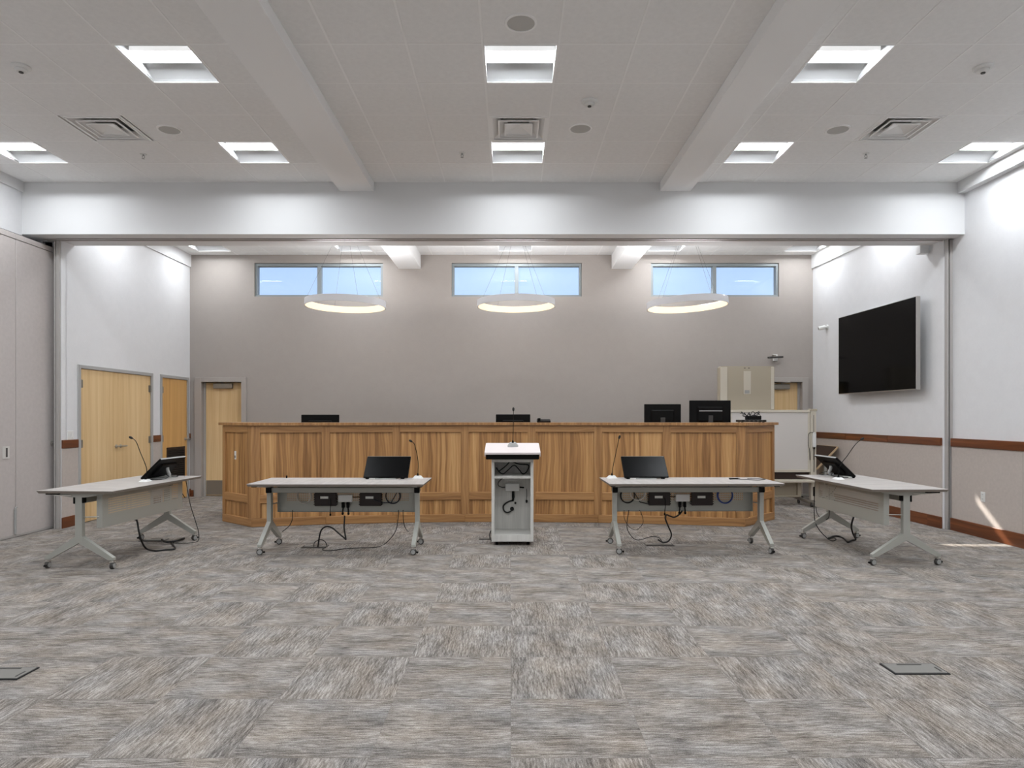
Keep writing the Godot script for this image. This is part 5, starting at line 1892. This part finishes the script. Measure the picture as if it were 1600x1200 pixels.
func build_cords() -> void:
	floor_box("closed grey floor box lid in the carpet, right foreground", P(2.36, 0, 3.93), 0.32, 0.165, 0.0)
	floor_box("closed grey floor box lid in the carpet, cut by the left edge", P(-2.93, 0, 3.86), 0.32, 0.185, 0.0)
	floor_box("open floor box under the table left of the lectern", P(-2.22, 0, 7.62), 0.28, 0.16, 0.10)
	floor_box("open floor box under the table right of the lectern", P(1.71, 0, 7.74), 0.32, 0.16, 0.10)
	floor_box("open floor box under the far left table, full of black plugs", P(-4.26, 0, 8.02), 0.27, 0.18, 0.08)
	floor_box("open floor box beside the left foot of the lectern", P(-0.31, 0, 8.12), 0.14, 0.14, 0.1)
	# left middle table
	cord("thick black power cord dropping in a zigzag under left middle table", [Vector3(-1.888, 0.349, -7.64), Vector3(-1.885, 0.308, -7.62), Vector3(-1.878, 0.213, -7.58), Vector3(-1.854, 0.101, -7.56), Vector3(-1.872, 0.112, -7.56), Vector3(-1.925, 0.155, -7.56), Vector3(-2.007, 0.217, -7.58), Vector3(-2.071, 0.236, -7.59), Vector3(-2.128, 0.21, -7.6), Vector3(-2.16, 0.15, -7.61), Vector3(-2.186, 0.003, -7.62)], 0.009, M.cord)
	cord("thin black cord curving down to the carpet under left middle table", [Vector3(-1.273, 0.417, -7.62), Vector3(-1.278, 0.289, -7.6), Vector3(-1.307, 0.17, -7.58), Vector3(-1.446, 0.012, -7.785), Vector3(-1.515, 0.005, -7.573), Vector3(-1.708, 0.005, -7.536), Vector3(-1.86, 0.005, -7.482), Vector3(-1.981, 0.005, -7.375), Vector3(-2.08, 0.005, -7.428), Vector3(-2.08, 0.012, -7.556)], 0.0045, M.cord)
	cord("small black cord arching out of the open floor box, left middle table", [Vector3(-2.228, 0.006, -7.605), Vector3(-2.224, 0.047, -7.62), Vector3(-2.167, 0.083, -7.61), Vector3(-2.106, 0.069, -7.6), Vector3(-2.092, 0.01, -7.641), Vector3(-2.08, 0.006, -7.531)], 0.0045, M.cord)
	cord("thin black cord falling behind the left leg of left middle table", [Vector3(-2.488, 0.411, -7.66), Vector3(-2.494, 0.313, -7.68), Vector3(-2.554, 0.218, -7.75), Vector3(-2.682, 0.126, -7.9)], 0.0045, M.cord)
	cord("thin black cord falling by the right leg of left middle table", [Vector3(-1.227, 0.411, -7.66), Vector3(-1.228, 0.274, -7.7), Vector3(-1.215, 0.18, -7.78), Vector3(-1.195, 0.129, -7.86)], 0.004, M.cord)
	# right middle table
	cord("thick black power cord hanging in an S under right middle table", [Vector3(1.965, 0.398, -7.7), Vector3(1.931, 0.361, -7.68), Vector3(1.868, 0.331, -7.66), Vector3(1.817, 0.342, -7.66), Vector3(1.776, 0.357, -7.66), Vector3(1.762, 0.316, -7.66), Vector3(1.799, 0.226, -7.68), Vector3(1.841, 0.127, -7.7), Vector3(1.816, 0.05, -7.72), Vector3(1.752, 0.03, -7.73), Vector3(1.693, 0.063, -7.73)], 0.009, M.cord)
	cord("thin black cord looping to the floor box under right middle table", [Vector3(1.35, 0.408, -7.68), Vector3(1.331, 0.277, -7.68), Vector3(1.339, 0.174, -7.68), Vector3(1.414, 0.076, -7.7), Vector3(1.484, 0.061, -7.72), Vector3(1.561, 0.081, -7.73), Vector3(1.636, 0.096, -7.74), Vector3(1.712, 0.078, -7.75), Vector3(1.76, 0.012, -7.765)], 0.0045, M.cord)
	cord("fine black cord hanging in a loop under right middle table", [Vector3(1.295, 0.408, -7.68), Vector3(1.297, 0.315, -7.67), Vector3(1.35, 0.222, -7.66), Vector3(1.423, 0.185, -7.66), Vector3(1.483, 0.22, -7.67), Vector3(1.514, 0.284, -7.68), Vector3(1.491, 0.378, -7.69), Vector3(1.474, 0.406, -7.7)], 0.0032, M.cord)
	# far left table
	cord("thin black cord hanging from the far left table to the carpet", [Vector3(-3.861, 0.764, -7.95), Vector3(-3.855, 0.709, -7.98), Vector3(-3.808, 0.446, -7.98), Vector3(-3.74, 0.222, -7.98), Vector3(-3.696, 0.096, -7.96), Vector3(-3.696, 0.006, -7.937), Vector3(-3.746, 0.006, -7.821), Vector3(-3.908, 0.006, -7.817), Vector3(-4.036, 0.008, -7.906)], 0.0045, M.cord)
	cord("thick black power cord sweeping across the carpet under far left table", [Vector3(-4.116, 0.353, -7.35), Vector3(-4.082, 0.337, -7.34), Vector3(-4.056, 0.227, -7.33), Vector3(-4.039, 0.119, -7.35), Vector3(-4.056, 0.014, -7.472), Vector3(-3.897, 0.01, -7.347), Vector3(-3.804, 0.01, -7.396), Vector3(-3.728, 0.01, -7.457), Vector3(-3.866, 0.012, -7.688), Vector3(-3.976, 0.014, -7.874)], 0.010, M.cord)
	cord("short black lead drooping at the far end of far left table", [Vector3(-3.929, 0.686, -7.98), Vector3(-3.927, 0.609, -7.99), Vector3(-3.901, 0.547, -8), Vector3(-3.888, 0.51, -8.02)], 0.0045, M.cord)
	cord("bundle of black plugs lying on the far left floor box", [Vector3(-4.105, 0.03, -7.909), Vector3(-3.995, 0.03, -7.768), Vector3(-3.947, 0.026, -7.789), Vector3(-3.913, 0.024, -7.84), Vector3(-3.909, 0.02, -7.984), Vector3(-3.923, 0.016, -8.069)], 0.012, M.rubber, "plug_bundle")
	# far right table
	cord("thick black power cord bending along the carpet under far right table", [Vector3(3.964, 0.343, -7.75), Vector3(3.938, 0.266, -7.75), Vector3(3.94, 0.196, -7.77), Vector3(3.984, 0.113, -7.82), Vector3(4.11, 0.012, -8.007), Vector3(4.044, 0.012, -7.966), Vector3(3.933, 0.012, -7.844), Vector3(4.004, 0.012, -8.07), Vector3(4.016, 0.012, -8.221), Vector3(3.958, 0.012, -8.23), Vector3(3.83, 0.012, -8.091)], 0.010, M.cord)
	cord("thin black cord sagging from the far right table to the carpet", [Vector3(3.725, 0.75, -8.2), Vector3(3.713, 0.648, -8.2), Vector3(3.704, 0.469, -8.2), Vector3(3.687, 0.226, -8.15), Vector3(3.726, 0.103, -8.1), Vector3(3.807, 0.01, -8.06), Vector3(3.812, 0.006, -7.957), Vector3(3.89, 0.006, -8.04), Vector3(3.917, 0.01, -8.145), Vector3(3.845, 0.012, -8.091)], 0.0055, M.cord)
	cord("fine black cord hanging in a U before the far right table", [Vector3(3.734, 0.647, -8.21), Vector3(3.724, 0.469, -8.2), Vector3(3.722, 0.323, -8.18), Vector3(3.761, 0.248, -8.16), Vector3(3.814, 0.23, -8.14), Vector3(3.843, 0.262, -8.12), Vector3(3.843, 0.365, -8.1), Vector3(3.839, 0.481, -8.1), Vector3(3.839, 0.712, -8.1)], 0.004, M.cord)
	cord("curved black lead drooping across the panel of far right table", [Vector3(3.681, 0.494, -8.12), Vector3(3.703, 0.509, -8), Vector3(3.732, 0.547, -7.9), Vector3(3.751, 0.622, -7.8), Vector3(3.757, 0.697, -7.72)], 0.0045, M.cord)
	var st := mb()
	box(st, Transform3D(), Vector3(0.07, 0.115, 0.04), 0.006)
	var a := obj("power_adapter", st, M.black)
	a.position = Vector3(3.729, 0.562, -8.2)
	tag(a, "black power adapter hanging from cords at the far right table", "adapter")
	cord("short black cord beside the left foot of the lectern", [Vector3(-0.239, 0.103, -8.1), Vector3(-0.252, 0.057, -8.1), Vector3(-0.246, 0.01, -8.06), Vector3(-0.228, 0.008, -7.967)], 0.007, M.cord)
